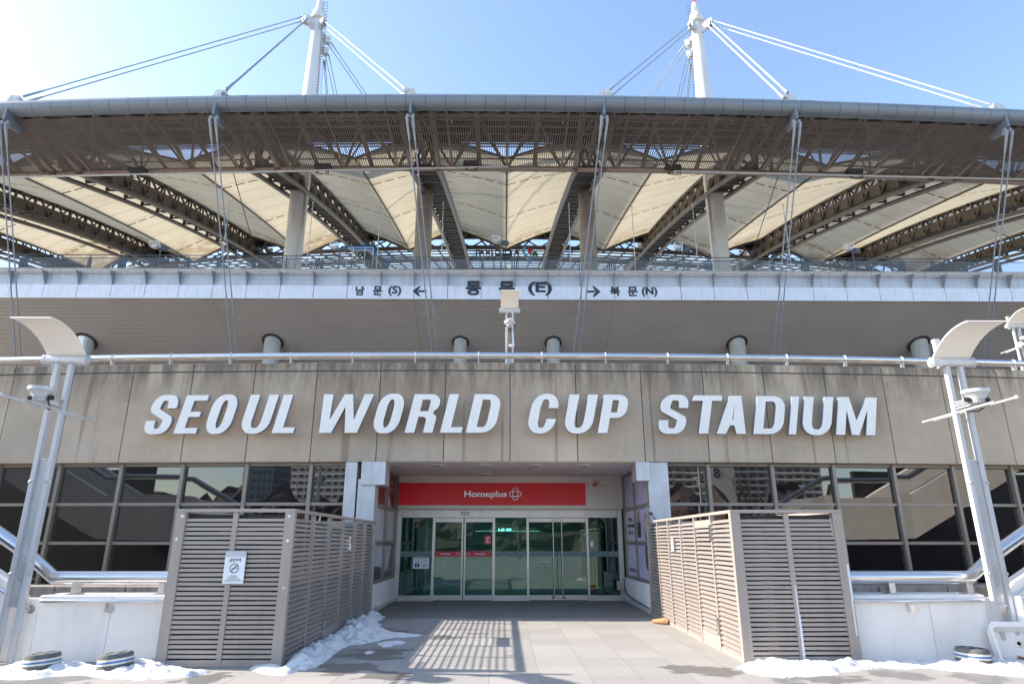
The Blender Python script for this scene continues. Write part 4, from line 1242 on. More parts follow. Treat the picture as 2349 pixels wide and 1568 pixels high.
MB().tube([(3.325, 15.03, 2.17), (3.295, 14.995, 2.205)], .03, 10).build("collar", M['lens'], t)
# padlock and tags
t = thing("padlock", "small steel padlock hanging on the top edge of the left louvred enclosure", "padlock", (-2.94, 10.7, 1.9))
MB().b2(-2.96, -2.93, 10.67, 10.73, 1.86, 1.93).build("body", M['inox'], t, bevel=.004)
MB().tube([(-2.945, 10.68, 1.93), (-2.945, 10.68, 1.98), (-2.945, 10.72, 1.98), (-2.945, 10.72, 1.93)], .006, 6).build("shackle", M['inox'], t)
for x, y, z, lab in ((-2.945, 12.95, 1.55, "small white and red tag on the inner side of the left louvred enclosure"), (3.268, 13.1, 1.53, "small blank white tag on the inner side of the right louvred enclosure")):
    t = thing("paper_tag", lab, "tag", (x, y, z))
    MB().b2(x - .008, x + .008, y - .05, y + .05, z - .12, z + .12).build("card", M['sign_white'], t)
    if x < 0: MB().b2(x + .009, x + .012, y - .035, y + .035, z + .0, z + .09).build("red_print", M['red_film'], t)
# patches of bare metal
# no smoking sign
t = thing("no_smoking_sign", "white no smoking sign with a struck out cigarette on the louvred enclosure", "sign", (-3.85, LY0 - .02, 1.2))
YN = LY0 - .012
q = [P(519, 1263, YN), P(566, 1263, YN), P(509.5, 1337.5, YN), P(557.5, 1337.5, YN)]
sx0, sx1 = (q[0].x + q[2].x) / 2, (q[1].x + q[3].x) / 2; sz1, sz0 = q[0].z, q[2].z
MB().b2(sx0, sx1, YN - .006, YN + .006, sz0, sz1).build("board", M['sign_white'], t)
f = front(YN - .007); h = sz1 - sz0; w_ = sx1 - sx0; xm = (sx0 + sx1) / 2
MB().b2(sx0 + .001, sx1 - .001, YN - .009, YN - .0065, sz1 - h * .175, sz1 - .001).build("header", M['sign_grey'], t)
text_bm("Homeplus", (sx0 + w_ * .1, sz1 - h * .11, sx0 + w_ * .34, sz1 - h * .08), front(YN - .0095), 0, .001).build("lettering", M['sign_white'], t)
text_bm("금연구역", (xm - w_ * .28, sz1 - h * .335, xm + w_ * .28, sz1 - h * .225), f, 0, .0012, bold=.022).build("lettering", M['ink'], t)
m = MB(); cz = sz0 + h * .47; r = w_ * .225
ring_band(m, xm, cz, r * .82, r, f, 0, .0012, 32); a = R(45)
dx, dz = math.cos(a) * r * .9, math.sin(a) * r * .9; ox, oz = -math.sin(a) * r * .1, math.cos(a) * r * .1
m.prism([(xm - dx + ox, cz - dz + oz), (xm - dx - ox, cz - dz - oz), (xm + dx - ox, cz + dz - oz), (xm + dx + ox, cz + dz + oz)], f, .0013, .0022)
m.build("prohibition_ring", M['ink_grey'], t)
m = MB(); m.prism([(xm - r * .6, cz - r * .12), (xm + r * .35, cz - r * .12), (xm + r * .35, cz + .02 * r), (xm - r * .6, cz + .02 * r)], f, 0, .001); m.prism([(xm + r * .42, cz - r * .12), (xm + r * .58, cz - r * .12), (xm + r * .58, cz + .02 * r), (xm + r * .42, cz + .02 * r)], f, 0, .001)
m.prism([(xm - r * .15, cz + r * .52), (xm - r * .05, cz + r * .36), (xm + r * .3, cz + r * .3), (xm + r * .5, cz + r * .08), (xm + r * .33, cz + r * .38), (xm, cz + r * .46)], f, 0, .001)
m.build("cigarette", M['ink'], t)
for k, (s, ww) in enumerate((("직원 여러분!", .15), ("이곳은 금연구역입니다.", .23), ("적발 즉시 퇴점 조치할 예정이며,", .33), ("외부 흡연실에서만 흡연하여 주시기 바랍니다.", .45))):
    zc = sz0 + h * (.235 - .05 * k)
    text_bm(s, (xm - w_ * ww, zc - h * .016, xm + w_ * ww, zc + h * .016), f, 0, .001, bold=.01).build("lettering", M['ink_grey'], t)

# ------------------------------------------------------------------ planter walls and rails beside the boxes
def planter(sgn, xa, xb, yf, side):
    t = thing("planter_wall", "white painted concrete planter wall with stained foot on the %s" % side, "wall", ((xa + xb) / 2, yf, 0))
    x0, x1 = min(xa, xb), max(xa, xb)
    n = [x0, x0 + (x1 - x0) * (.53 if sgn < 0 else .58), x1]
    for a, b in zip(n[:-1], n[1:]):
        MB().b2(a + .003, b - .003, yf, yf + .5, 0, .77).build("wall_panel", M['plaster'], t, bevel=.008)
        MB().b2(a + .003, b - .003, yf - .012, yf + .5, .775, .86).build("coping", M['plaster'], t, bevel=.01)
    # big pipe rail continuing up the stair
    r = thing("pipe_rail", "thick stainless pipe rail on the planter wall, bending up the stair on the %s" % side, "handrail", ((xa + xb) / 2, yf + .22, .86))
    xo = xb; yr = yf + .22; zr_ = 1.085
    path = [(xa, yr, zr_), (xo, yr, zr_)]
    path += STAIR(sgn, xo, yr, zr_)
    MB().tube(path, .092, 18).build("pipe", M['inox'], r, smooth=True)
    for f_ in ((.18, .83) if sgn < 0 else (.38, .97)):
        x = xb + (xa - xb) * (f_ if sgn < 0 else 1 - f_)
        MB().b2(x - .045, x + .045, yr - .05, yr + .05, .862, 1.02).b2(x - .09, x + .09, yr - .09, yr + .09, .862, .874).build("rail_post", M['brushed'], r, bevel=.004)
    h = thing("wall_handrail", "slim stainless handrail bracketed to the face of the %s planter wall" % side, "handrail", ((xa + xb) / 2, yf - .07, .79))
    xe = xa + (-sgn) * .12
    MB().tube([(xe, yf - .05, .79), (xe + sgn * .06, yf - .075, .79), (xb - sgn * .12, yf - .075, .79), (xb - sgn * .06, yf - .05, .79)], .026, 12).build("rail", M['inox'], h, smooth=True)
    for px in ((70, 252) if sgn < 0 else (2088,)):
        x = P(px, 1395, yf).x
        b = MB().lathe([(.055, 0), (.055, .012)], n=20, M4=Matrix.Translation((x + .015, yf - .001, .68)) @ Matrix.Rotation(R(90), 4, 'X')).build("wall_disc", M['inox'], h)
        MB().b2(x - .045, x - .03, yf - .06, yf, .64, .775).b2(x - .03, x + .01, yf - .016, yf - .013, .65, .71).build("hook_plate", M['brushed'], b)
    return t
def STAIR(sgn, xo, yr, z):
    s = sgn
    return [(xo + s * .5, yr + .04, z + .34), (xo + s * 4.4, yr + .45, z + 2.45), (xo + s * 4.9, yr + .52, z + 2.5), (xo + s * 7.4, yr + 1.0, z + 2.5), (xo + s * 11.5, yr + 2.0, z + 4.9)]
PY = 9.86
planter(-1, -4.64, P(62, 1520, PY).x, PY, "left")
planter(1, 4.93, P(2288, 1520, PY - .05).x, PY - .05, "right")
def stair(sgn, xo, yf, side):
    """the stair that climbs outward from the planter: seen directly only at the frame edge and mirrored in the windows"""
    t = thing("outer_stair", "white concrete stair parapet climbing away past the lamp post on the %s" % side, "stairs", (xo, yf, 0))
    pth = [(0, 0.0, .82), (.3, .02, .82), (.5, .04, 1.02), (4.4, .45, 3.0), (7.4, 1.0, 3.05), (11.5, 2.0, 5.4), (16, 3.6, 5.5)]
    par = MB(); und = MB()
    for (a, ya, za), (b, yb, zb) in zip(pth[:-1], pth[1:]):
        for dy in (0.0, 2.6):
            A, B = xo + sgn * a, xo + sgn * b
            y0, y1 = yf + ya - dy * .0 , yf + yb
            if dy: y0, y1 = y0 - dy, y1 - dy
            lo0, lo1 = max(za - 1.4, 0), max(zb - 1.4, 0)
            par.add([(A, y0, lo0), (B, y1, lo1), (B, y1 + .22, lo1), (A, y0 + .22, lo0), (A, y0, za), (B, y1, zb), (B, y1 + .22, zb), (A, y0 + .22, za)],
                    [(0, 1, 5, 4), (1, 2, 6, 5), (2, 3, 7, 6), (3, 0, 4, 7), (4, 5, 6, 7), (3, 2, 1, 0)])
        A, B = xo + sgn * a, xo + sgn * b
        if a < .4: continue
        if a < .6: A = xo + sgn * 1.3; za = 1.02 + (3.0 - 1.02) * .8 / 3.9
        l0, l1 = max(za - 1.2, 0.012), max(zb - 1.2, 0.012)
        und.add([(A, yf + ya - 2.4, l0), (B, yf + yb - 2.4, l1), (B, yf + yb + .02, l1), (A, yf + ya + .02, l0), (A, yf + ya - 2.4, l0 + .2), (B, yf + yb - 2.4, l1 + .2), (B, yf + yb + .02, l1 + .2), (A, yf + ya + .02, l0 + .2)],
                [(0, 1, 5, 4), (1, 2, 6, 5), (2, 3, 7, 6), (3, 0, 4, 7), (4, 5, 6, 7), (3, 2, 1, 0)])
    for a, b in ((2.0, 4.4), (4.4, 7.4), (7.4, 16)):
        und.b2(xo + sgn * a, xo + sgn * b, yf - 1.75, yf - 1.6, 0.01, min(2.1 if a > 1 else .9, 2.1) if a < 7 else 4.2)  # added dark wall under the stair, standing in for shade in the reflections
    par.build("parapet", M['plaster'], t)
    und.build("flight_and_shade_wall", M['poster_and_stair_shade'], t)  # near-black colour stands for the shade under the stair
    r = MB(); r.tube([(xo + sgn * .1, yf - .06, .72), (xo + sgn * .5, yf - .05, .92), (xo + sgn * 4.4, yf + .36, 2.85)], .022, 10)
    r.build("handrail", M['inox'], t)
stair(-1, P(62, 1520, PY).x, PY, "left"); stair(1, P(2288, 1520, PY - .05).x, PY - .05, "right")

# ------------------------------------------------------------------ lamps
def lamp(label, x, y, z, inner, long_plate=True, sc=1.0):
    t = thing("reflector_lamp", label, "street lamp", (x, y, z), "reflector lamps with curved white shades")
    ORG[t.name] = Vector((0, 0, 0))
    s = .105; pw_ = .064
    for k in (-1, 1):
        m = MB(); m.box((k * s, 0, 2.10), (pw_, .085, 4.2)); m.build("post", M['alu'], t, bevel=.005)
    m = MB(); m.box((inner * (s + .002), .125, 4.43), (.075, .075, .44)).box((inner * (s + .002), .125, 4.66), (.09, .09, .05)); m.build("post_stub", M['alu'], t, bevel=.004)
    MB().b2(-s + pw_ / 2, s - pw_ / 2, -.004, .004, .74, 2.74).build("perforated_plate", M['perf'], t)
    for zz_ in (.73, 2.75): MB().b2(-s + pw_ / 2, s - pw_ / 2, -.02, .02, zz_ - .012, zz_ + .012).build("crossbar", M['alu'], t)
    m = MB()
    for zz_ in (1.15, 2.42):
        for kx in (-1, 1):
            m.tube([(kx * s + .022 * math.cos(2 * math.pi * i / 10), -.052, zz_ + .022 * math.sin(2 * math.pi * i / 10)) for i in range(11)], .007, 6)
            m.tube([(kx * (s + .045), -.02 + .02 * math.cos(2 * math.pi * i / 10), zz_ + .02 * math.sin(2 * math.pi * i / 10)) for i in range(11)], .006, 6)
    m.build("eyelet", M['galv'], t)
    m = MB(); m.tube([(-.33, 0, 4.27), (.33, 0, 4.27)], .072, 20); m.tube([(-.335, 0, 4.27), (-.30, 0, 4.27)], .08, 20); m.tube([(.30, 0, 4.27), (.335, 0, 4.27)], .08, 20)
    m.tube([(-.355, 0, 4.27), (-.33, 0, 4.27)], .058, 18); m.tube([(.33, 0, 4.27), (.355, 0, 4.27)], .058, 18)
    m.build("crosspipe", M['galv'], t, smooth=True)
    m = MB(); n = 14
    prof = []
    for i in range(n + 1):
        q = i / n
        a_ = R(62 - 58 * q)
        prof.append(q)
    ys, zs_ = [0.0], [0.0]
    L = .98 / n
    for i in range(n):
        a_ = R(44 - 50 * ((i + .5) / n))
        ys.append(ys[-1] - math.cos(a_) * L); zs_.append(zs_[-1] + math.sin(a_) * L)
    for side in (0, 1):
        pass
    pts = [(ys[i], zs_[i]) for i in range(n + 1)]
    vs = []
    for (yy, zz_) in pts:
        for xx in (-.295, .295):
            vs.append((xx, yy - .01, 4.335 + zz_))
    for (yy, zz_) in pts:
        for xx in (-.295, .295):
            vs.append((xx, yy + .002, 4.35 + zz_))
    k = 2 * (n + 1); fs = []
    for i in range(n):
        fs += [(2 * i, 2 * i + 1, 2 * i + 3, 2 * i + 2), (k + 2 * i + 2, k + 2 * i + 3, k + 2 * i + 1, k + 2 * i), (2 * i, 2 * i + 2, k + 2 * i + 2, k + 2 * i), (2 * i + 3, 2 * i + 1, k + 2 * i + 1, k + 2 * i + 3)]
    fs += [(0, k, k + 1, 1), (2 * n, 2 * n + 1, k + 2 * n + 1, k + 2 * n)]
    m.add(vs, fs); m.build("reflector", M['cream_sheet'], t, smooth=True)
    fl = MB().lathe([(.10, 3.545), (.10, 3.60), (.155, 3.68), (.185, 3.70), (.185, 3.745), (.15, 3.748)], (0, -.36, 0), 26).build("floodlight", M['alu'], t, smooth=True)
    m = MB()
    for i in range(20):
        a_ = 2 * math.pi * i / 20; m.box((.10 * math.cos(a_), -.36 + .10 * math.sin(a_), 3.575), (.012, .004, .06), a_)
    m.build("cooling_fin", M['ink_grey'], fl)
    m = MB()
    for kx in (-1, 1): m.tube([(kx * .12, -.36, 3.60), (kx * .175, -.36, 3.60)], .035, 14)
    m.build("pivot", M['lens'], fl)
    MB().tube([(.10, -.36, 3.57), (.13, -.33, 3.5), (.06, -.25, 3.45), (0, -.1, 3.47)], .01, 6).build("cord", M['lens'], fl)
    m = MB()
    for j in range(4): m.box((inner * .09, -.19, 3.56 + j * .022), (.06, .3, .008))
    m.box((inner * .06, -.19, 3.53), (.1, .32, .02)); m.build("lamp_arm", M['alu'], t)
    for kx, dz in ((inner, 0.0), (-inner, .035)):
        m = MB(); m.tube([(kx * s, -.82 + (0 if kx == inner else -.15), 3.47 + dz), (kx * s, .80, 3.47 + dz)], .017, 10)
        m.sphere((kx * s, (-.97 if kx != inner else .8), 3.47 + dz), .032 if kx != inner else .02)
        if kx != inner: m.sphere((kx * s, .8, 3.47 + dz), .03)
        m.build("rod", M['alu'], t, smooth=True)
    return t
lamp("tall white reflector lamp in front of the left planter wall", -6.79, 9.7, 0, 1)
lamp("tall white reflector lamp in front of the right planter wall, beside the sink", 7.02, 9.7, 0, -1)
lc = lamp("white reflector lamp on the upper deck behind the middle of the handrail, with a loudspeaker", P(1169, 712, 20.5).x, 20.5, P(1169, 712, 20.5).z - 4.27, 1)
lamp("white reflector lamp on the upper deck at the right edge, partly out of frame", P(2329, 748, 22.2).x, 22.2, P(2329, 748, 22.2).z - 4.27, -1)
lamp("white reflector lamp on the upper deck showing only its shade at the left edge", P(-22, 762, 24.5).x, 24.5, P(-22, 762, 24.5).z - 4.27, 1)
t = thing("column_speaker", "slim black fronted loudspeaker tilted on the central deck lamp", "loudspeaker", (.2, 20.2, 7.6))
a, b = P(1166, 798, 20.25), P(1177, 728, 20.25)
m4 = Matrix.Translation((a + b) / 2) @ Matrix.Rotation(R(-24), 4, 'Z') @ Matrix.Rotation(R(-9), 4, 'Y') @ Matrix.Rotation(R(-14), 4, 'X')
hh = (b - a).length
MB().box((0, 0, 0), (.16, .14, hh), M4=m4).build("cabinet", M['sign_white'], t, bevel=.015)
MB().box((0, 0, 0), (.135, .02, hh * .93), M4=m4 @ Matrix.Translation((0, -.072, 0))).build("grille", M['lens'], t)
MB().tube([(a + b) / 2 + Vector((0, .05, 0)), Vector((.12, 20.45, ((a + b) / 2).z))], .03, 8).build("bracket", M['alu'], t)

# ------------------------------------------------------------------ small things on the ground
def ballast(px, py, label, tilt):
    p = G(px, py)
    t = thing("ballast_block", label, "block", (p.x, p.y, 0), "round striped rubber blocks along the planter walls")
    m4 = Matrix.Translation(p + Vector((0, 0, .035))) @ Matrix.Rotation(R(tilt), 4, 'Y') @ Matrix.Rotation(R(35), 4, 'Z')
    b = MB().lathe([(.17, -.03), (.215, .0), (.205, .09), (.20, .16), (.185, .185), (.07, .188)], n=28, M4=m4).build("body", M['rubber'], t, smooth=True)
    MB().lathe([(.209, .06), (.2115, .062), (.205, .128), (.2025, .13)], n=28, M4=m4).build("cream_stripe", M['stripe'], t)
    MB().lathe([(.2105, .083), (.2125, .085), (.2095, .103), (.2075, .105)], n=28, M4=m4).build("blue_stripe", M['blue'], t)
    m = MB()
    for i in range(4):
        a_ = R(20 + 90 * i); m.lathe([(.03, .189), (.03, .192)], n=12, M4=m4 @ Matrix.Translation((.1 * math.cos(a_), .1 * math.sin(a_), 0)))
    m.build("hole", M['dark'], t)
ballast(93, 1540, "round striped rubber block at the far left foot of the planter wall", -4)
ballast(263, 1539, "round striped rubber block between the left block and the louvred enclosure", -6)
ballast(2236, 1526, "round striped rubber block beside the discarded sink on the right", 2)

# sink
t = thing("sink", "discarded white ceramic sink leaning against the right planter wall", "sink", (7.08, 9.5, 0))
m4 = Matrix.Translation((6.98, 9.42, -.01)) @ Matrix.Rotation(R(-4), 4, 'Z') @ Matrix.Rotation(R(-13), 4, 'X')
def rr(w, h, r, n=6): return rrect(-w / 2, 0, w / 2, h, r, r)
m = MB()
outer = [(x, 0, z) for x, z in rr(.62, .56, .06)]; lip = [(x * .9, -.0, .05 + (z - .0) * .80) for x, z in rr(.62, .56, .07)]
inn = [(x * .66, .16, .13 + z * .56) for x, z in rr(.62, .56, .1)]; back = [(x * .8, .22, .06 + z * .8) for x, z in rr(.62, .56, .08)]
n = len(outer)
vs = [m4 @ Vector(v) for v in outer + lip + inn + back]
fs = []
for i in range(n):
    j = (i + 1) % n
    fs += [(i, j, n + j, n + i), (n + i, n + j, 2 * n + j, 2 * n + i), (j, i, 3 * n + i, 3 * n + j)]
fs += [tuple(range(2 * n, 3 * n)), tuple(range(4 * n - 1, 3 * n - 1, -1))]
m.add(vs, fs); sk = m.build("basin", M['ceramic'], t, smooth=True)
md = m4 @ Matrix.Translation((.09, .155, .30)) @ Matrix.Rotation(R(90), 4, 'X')
MB().lathe([(.05, -.004), (.05, .008), (.03, .01)], n=20, M4=md).build("drain_ring", M['inox'], t)
MB().lathe([(.026, .0105), (.026, .0125)], n=16, M4=md).build("drain_hole", M['dark'], t)
# cabinets at the frame edge
t = thing("metal_cabinet", "grey metal cabinet with an inset plate at the right edge behind the lamp post", "cabinet", (7.55, 9.9, 0))
MB().b2(7.2, 8.1, 9.55, 10.1, 0, .84).build("body", M['galv'], t, bevel=.01)
MB().b2(7.36, 8.0, 9.53, 9.546, .12, .62).build("plate", M['fascia'], t, bevel=.004)
MB().b2(7.17, 7.199, 9.53, 10.1, 0, .86).build("edge_trim", M['sign_white'], t)
t = thing("yellow_plant", "small clump of yellow green leaves on the wall top by the right lamp", "plant", (7.05, 10.0, .86))
m = MB()
for i in range(60):
    c = Vector((7.06 + random.gauss(0, .06), 10.0 + random.gauss(0, .05), .87 + abs(random.gauss(0, .035)))); a_ = random.uniform(0, 6.3)
    d1, d2 = Vector((math.cos(a_), math.sin(a_), .3)) * .02, Vector((-math.sin(a_), math.cos(a_), .5)) * .012
    m.add([c - d1, c + d2, c + d1, c - d2], [(0, 1, 2, 3)])
m.build("leaves", M['moss'], t)
t = thing("dry_leaves", "brown dry leaves caught in the snow at the foot of the right lamp", "leaves", (7.0, 9.45, 0))
m = MB()
for i in range(46):
    c = Vector((7.1 + random.gauss(0, .09), 9.52 + random.gauss(0, .05), .05 + random.random() * .06)); a_ = random.uniform(0, 6.3)
    d1, d2 = Vector((math.cos(a_), math.sin(a_), random.uniform(-.5, .5))) * .035, Vector((-math.sin(a_), math.cos(a_), random.uniform(-.6, .6))) * .016
    m.add([c - d1, c + d2, c + d1, c - d2], [(0, 1, 2, 3)])
m.build("leaf", M['leaf'], t)
p = G(1518, 1431)
t = thing("broken_wood", "short splintered piece of orange wood lying by the right louvred enclosure", "wood", (p.x, p.y, 0))
MB().tube([p + Vector((-.16, .12, .045)), p + Vector((-.05, .04, .055)), p + Vector((.06, -.03, .06)), p + Vector((.12, -.07, .05))], [.03, .05, .06, .045], 9).build("log", M['wood'], t)

# snow
from mathutils import noise as mn
def snow(name, label, poly, h, step=.05, seed=0, slope=None, rough=.6):
    """a heap of old snow inside a ground outline (world x, y)"""
    def inside(x, y):
        c = False; n = len(poly)
        for i in range(n):
            (x1, y1), (x2, y2) = poly[i], poly[(i + 1) % n]
            if (y1 > y) != (y2 > y) and x < (x2 - x1) * (y - y1) / (y2 - y1) + x1: c = not c
        return c
    def dist(x, y):
        best = 9
        n = len(poly)
        for i in range(n):
            (x1, y1), (x2, y2) = poly[i], poly[(i + 1) % n]
            dx, dy = x2 - x1, y2 - y1
            q = max(0, min(1, ((x - x1) * dx + (y - y1) * dy) / (dx * dx + dy * dy + 1e-9)))
            best = min(best, math.hypot(x - x1 - q * dx, y - y1 - q * dy))
        return best
    xs = [p[0] for p in poly]; ys = [p[1] for p in poly]
    x0, x1, y0, y1 = min(xs) - .1, max(xs) + .1, min(ys) - .1, max(ys) + .1
    nx, ny = int((x1 - x0) / step) + 1, int((y1 - y0) / step) + 1
    m = MB(); idx = {}
    for j in range(ny + 1):
        for i in range(nx + 1):
            x, y = x0 + i * step, y0 + j * step
            d = dist(x, y) * (1 if inside(x, y) else -1)
            d += mn.fractal(Vector((x * 2.2, y * 2.2, seed)), 1, 2, 5) * .13
            if d < -.06: continue
            hh = (1 - math.exp(-max(d, 0) * 7)) * h
            if slope: hh *= slope(x, y)
            hh *= max(.25, 1 + mn.fractal(Vector((x * 4, y * 4, seed + 3)), .75, 2.3, 8) * rough * 1.5)
            if d <= 0: hh = -.01
            idx[(i, j)] = len(m.v); m.v.append(Vector((x + random.uniform(-.4, .4) * step * .5, y + random.uniform(-.4, .4) * step * .5, max(hh, -.01) + (.004 if d > 0 else 0))))
    for j in range(ny):
        for i in range(nx):
            q = [idx.get(k) for k in ((i, j), (i + 1, j), (i + 1, j + 1), (i, j + 1))]
            if None not in q: m.f.append(tuple(q))
    o = m.build(name, M['snow'], smooth=True)
    for p_ in o.data.polygons: p_.use_smooth = True
    tag(o, label, "snow", kind="stuff")
W_ = lambda *pts: [tuple(G(x, y).xy) for x, y in pts]
snow("snow_heap", "heap of old snow along the walkway side of the left louvred enclosure", W_((655, 1533), (700, 1537), (770, 1500), (800, 1480), (862, 1474), (905, 1462), (960, 1460), (930, 1450), (876, 1445), (868, 1430), (878, 1413), (848, 1410), (640, 1533)), .15, .026, 1,
     slope=lambda x, y: max(.15, min(1.2, 1.25 - (x + 2.96) * 1.15)))
snow("snow_scatter", "thin broken snow crust on the paving beside the snow heap", W_((830, 1496), (850, 1490), (862, 1496), (840, 1503)), .03, .03, 4)
snow("snow_scatter", "thin icy snow tongue reaching into the walkway shadow", W_((868, 1476), (900, 1470), (930, 1468), (915, 1478), (880, 1484)), .03, .028, 9)
snow("snow_patch", "thin snow patch at the front corner of the left louvred enclosure", W_((575, 1534), (600, 1524), (650, 1531), (690, 1535), (660, 1548), (610, 1545)), .06, .035, 2)
snow("snow_bank", "snow bank along the foot of the left planter wall", W_((-40, 1545), (0, 1530), (60, 1516), (130, 1524), (250, 1530), (330, 1518), (372, 1513), (420, 1530), (495, 1540), (440, 1552), (340, 1558), (245, 1556), (200, 1548), (130, 1552), (60, 1556), (0, 1560)), .07, .03, 3)
snow("snow_bank", "snow bank along the foot of the right planter wall and louvred enclosure", W_((1682, 1530), (1740, 1518), (1830, 1519), (1980, 1518), (2080, 1520), (2180, 1516), (2290, 1508), (2380, 1520), (2380, 1556), (2320, 1549), (2230, 1542), (2130, 1532), (2010, 1533), (1900, 1545), (1800, 1556), (1740, 1548)), .075, .032, 5)

# ================================================================== stadium bowl behind the podium
def yb(x): return 40.0
XB = [-46 + 2.22 * i for i in range(43)]
bowl = thing("stadium_bowl", "overhanging stadium stand with slatted metal underside and gate names on its edge", "stadium stand", (0, 40, 16.9))
m = MB(); ns = 62
for i in range(ns):
    L = .02 + i * .131
    y, z = L * .894, -L * .447
    for a, b in zip(XB[0:37:6], XB[6::6]):
        A = Vector((a, yb(a) + .15 + y, 16.86 + z)); B = Vector((b - .02, yb(b) + .15 + y, 16.86 + z))
        m.bar(A, B, .072, .05, (0, .447, .894))
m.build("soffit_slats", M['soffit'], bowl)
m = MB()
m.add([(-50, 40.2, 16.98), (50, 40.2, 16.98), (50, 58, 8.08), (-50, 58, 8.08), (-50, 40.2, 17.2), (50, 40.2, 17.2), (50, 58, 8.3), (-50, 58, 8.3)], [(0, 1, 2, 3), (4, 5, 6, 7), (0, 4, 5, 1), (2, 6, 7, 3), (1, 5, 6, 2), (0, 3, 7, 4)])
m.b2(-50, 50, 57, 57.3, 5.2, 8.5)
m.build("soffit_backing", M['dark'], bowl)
for a, b in zip(XB[:-1], XB[1:]):
    mm = MB()
    ya, yb_ = yb(a), yb(b)
    mm.bar((a + .02, ya + .03, 17.34), (b - .02, yb_ + .03, 17.34), .06, .88)
    mm.build("fascia_panel", M['fascia'], bowl)
m1, m2, m3 = MB(), MB(), MB()
for a, b in zip(XB[:-1], XB[1:]):
    m1.bar((a + .004, yb(a) + .12, 18.18), (b - .004, yb(b) + .12, 18.18), .06, .78)
    m2.bar((a, yb(a) + .30, 18.78), (b - (.02 if XB.index(b) % 3 == 0 else 0), yb(b) + .30, 18.78), .5, .42)
    m3.bar((a, yb(a) + .12, 16.87), (b, yb(b) + .12, 16.87), .26, .06)
m1.build("upper_band", M['fascia2'], bowl); m2.build("concrete_lip", M['conc_lip'], bowl); m3.build("drip_edge", M['brushed'], bowl)
MB().tube([(x, yb(x) - .42, 18.62) for x in XB], .055, 8).build("edge_pipe", M['galv'], bowl, smooth=True)
for x in XB:
    y = yb(x)
    m = MB(); f = lambda yy, zz, d: Vector((x + d, yy, zz))
    m.prism([(y + .09, 18.72), (y - .46, 18.70), (y - .50, 18.56), (y - .30, 18.30), (y + .0, 17.80), (y + .09, 17.80)], f, -.02, .02)
    m.build("edge_bracket", M['fin'], bowl)
m = MB(); m.b2(-46, 47.2, 40.5, 45, 18.6, 18.95); m.build("walkway_slab", M['conc_lip'], bowl)
# painted gate names
YT = 39.985
def paint(s, xa, xb_, y0, y1, bold=.03):
    q0, q1 = P(xa, y1, YT), P(xb_, y0, YT)
    text_bm(s, (q0.x, q0.z, q1.x, q1.z), front(YT), -.07, .012, bold=bold).build("lettering", M['navy'], bowl)
for s, a, b, y0, y1, bo in (("남", 815, 836.5, 656, 677, .03), ("문", 855.5, 877, 656, 677, .03), ("(S)", 890, 921, 655.5, 678.5, .03),
                        ("동", 1068, 1104, 644, 677, .04), ("문", 1144, 1181, 644.5, 678, .04), ("(E)", 1211.5, 1266, 646, 677.5, .03),
                        ("북", 1400, 1421.5, 657, 678.5, .03), ("문", 1440.5, 1462.5, 657.5, 679, .03), ("(N)", 1473, 1507, 658, 680.5, .03)):
    paint(s, a, b, y0, y1, bo)
for (a, b, y0, y1, d) in ((946, 978.5, 656.6, 678.6, -1), (1345.5, 1377, 657, 680, 1)):
    q0, q1 = P(a, y1, YT), P(b, y0, YT); zc = (q0.z + q1.z) / 2; h = (q1.z - q0.z) / 2; w_ = q1.x - q0.x
    tip = q1.x if d > 0 else q0.x; tail = q0.x if d > 0 else q1.x
    m = MB(); f = front(YT); e = tip - d * w_ * .42
    m.prism([(tail, zc - h * .2), (e + d * .02, zc - h * .2), (e + d * .02, zc + h * .2), (tail, zc + h * .2)], f, -.07, .012)
    m.prism([(tip, zc), (e, zc + h), (e - d * .14, zc + h), (tip - d * .30, zc), (e - d * .14, zc - h), (e, zc - h)], f, -.07, .0125)
    m.build("arrow", M['navy'], bowl)

# columns under the stand
for px, who in ((193, "behind the shade of the left lamp"), (624, "above the first letters of the wall"), (1056, "just left of the central deck lamp"), (1269, "just right of the central deck lamp"), (1692, "above the last word of the wall"), (2110, "behind the shade of the right lamp")):
    p = P(px, 800, 43.7)
    t = thing("round_column", "round concrete column under the stand, %s" % who, "column", (p.x, 43.7, 5.2), "round concrete columns under the stand")
    cr = .46 if 900 < px < 1400 else .56
    MB().lathe([(cr, 5.2), (cr, 15.6)], (p.x, 43.7, 0), 28).build("shaft", M['column'], t, smooth=True)
    nrm = Matrix.Rotation(math.atan2(-.447, .894), 4, 'X')
    c = Vector((p.x, 43.72, 16.86 - (43.72 - 40.15) * .5 - .05))
    prof = []
    m = MB(); nn = 40
    for i in range(nn):
        a0, a1 = 2 * math.pi * i / nn, 2 * math.pi * (i + 1) / nn
        ro = cr * 1.27 + (.03 if i % 2 else 0)
        q = [nrm @ Vector((r * math.cos(a), r * math.sin(a) * 1.12, h)) + c for a in (a0, a1) for r in (cr - .05, ro) for h in (-.06, .0)]
        m.add(q, [(0, 2, 6, 4), (1, 5, 7, 3), (2, 3, 7, 6), (0, 4, 5, 1)])
    m.build("collar", M['acbody'], t)

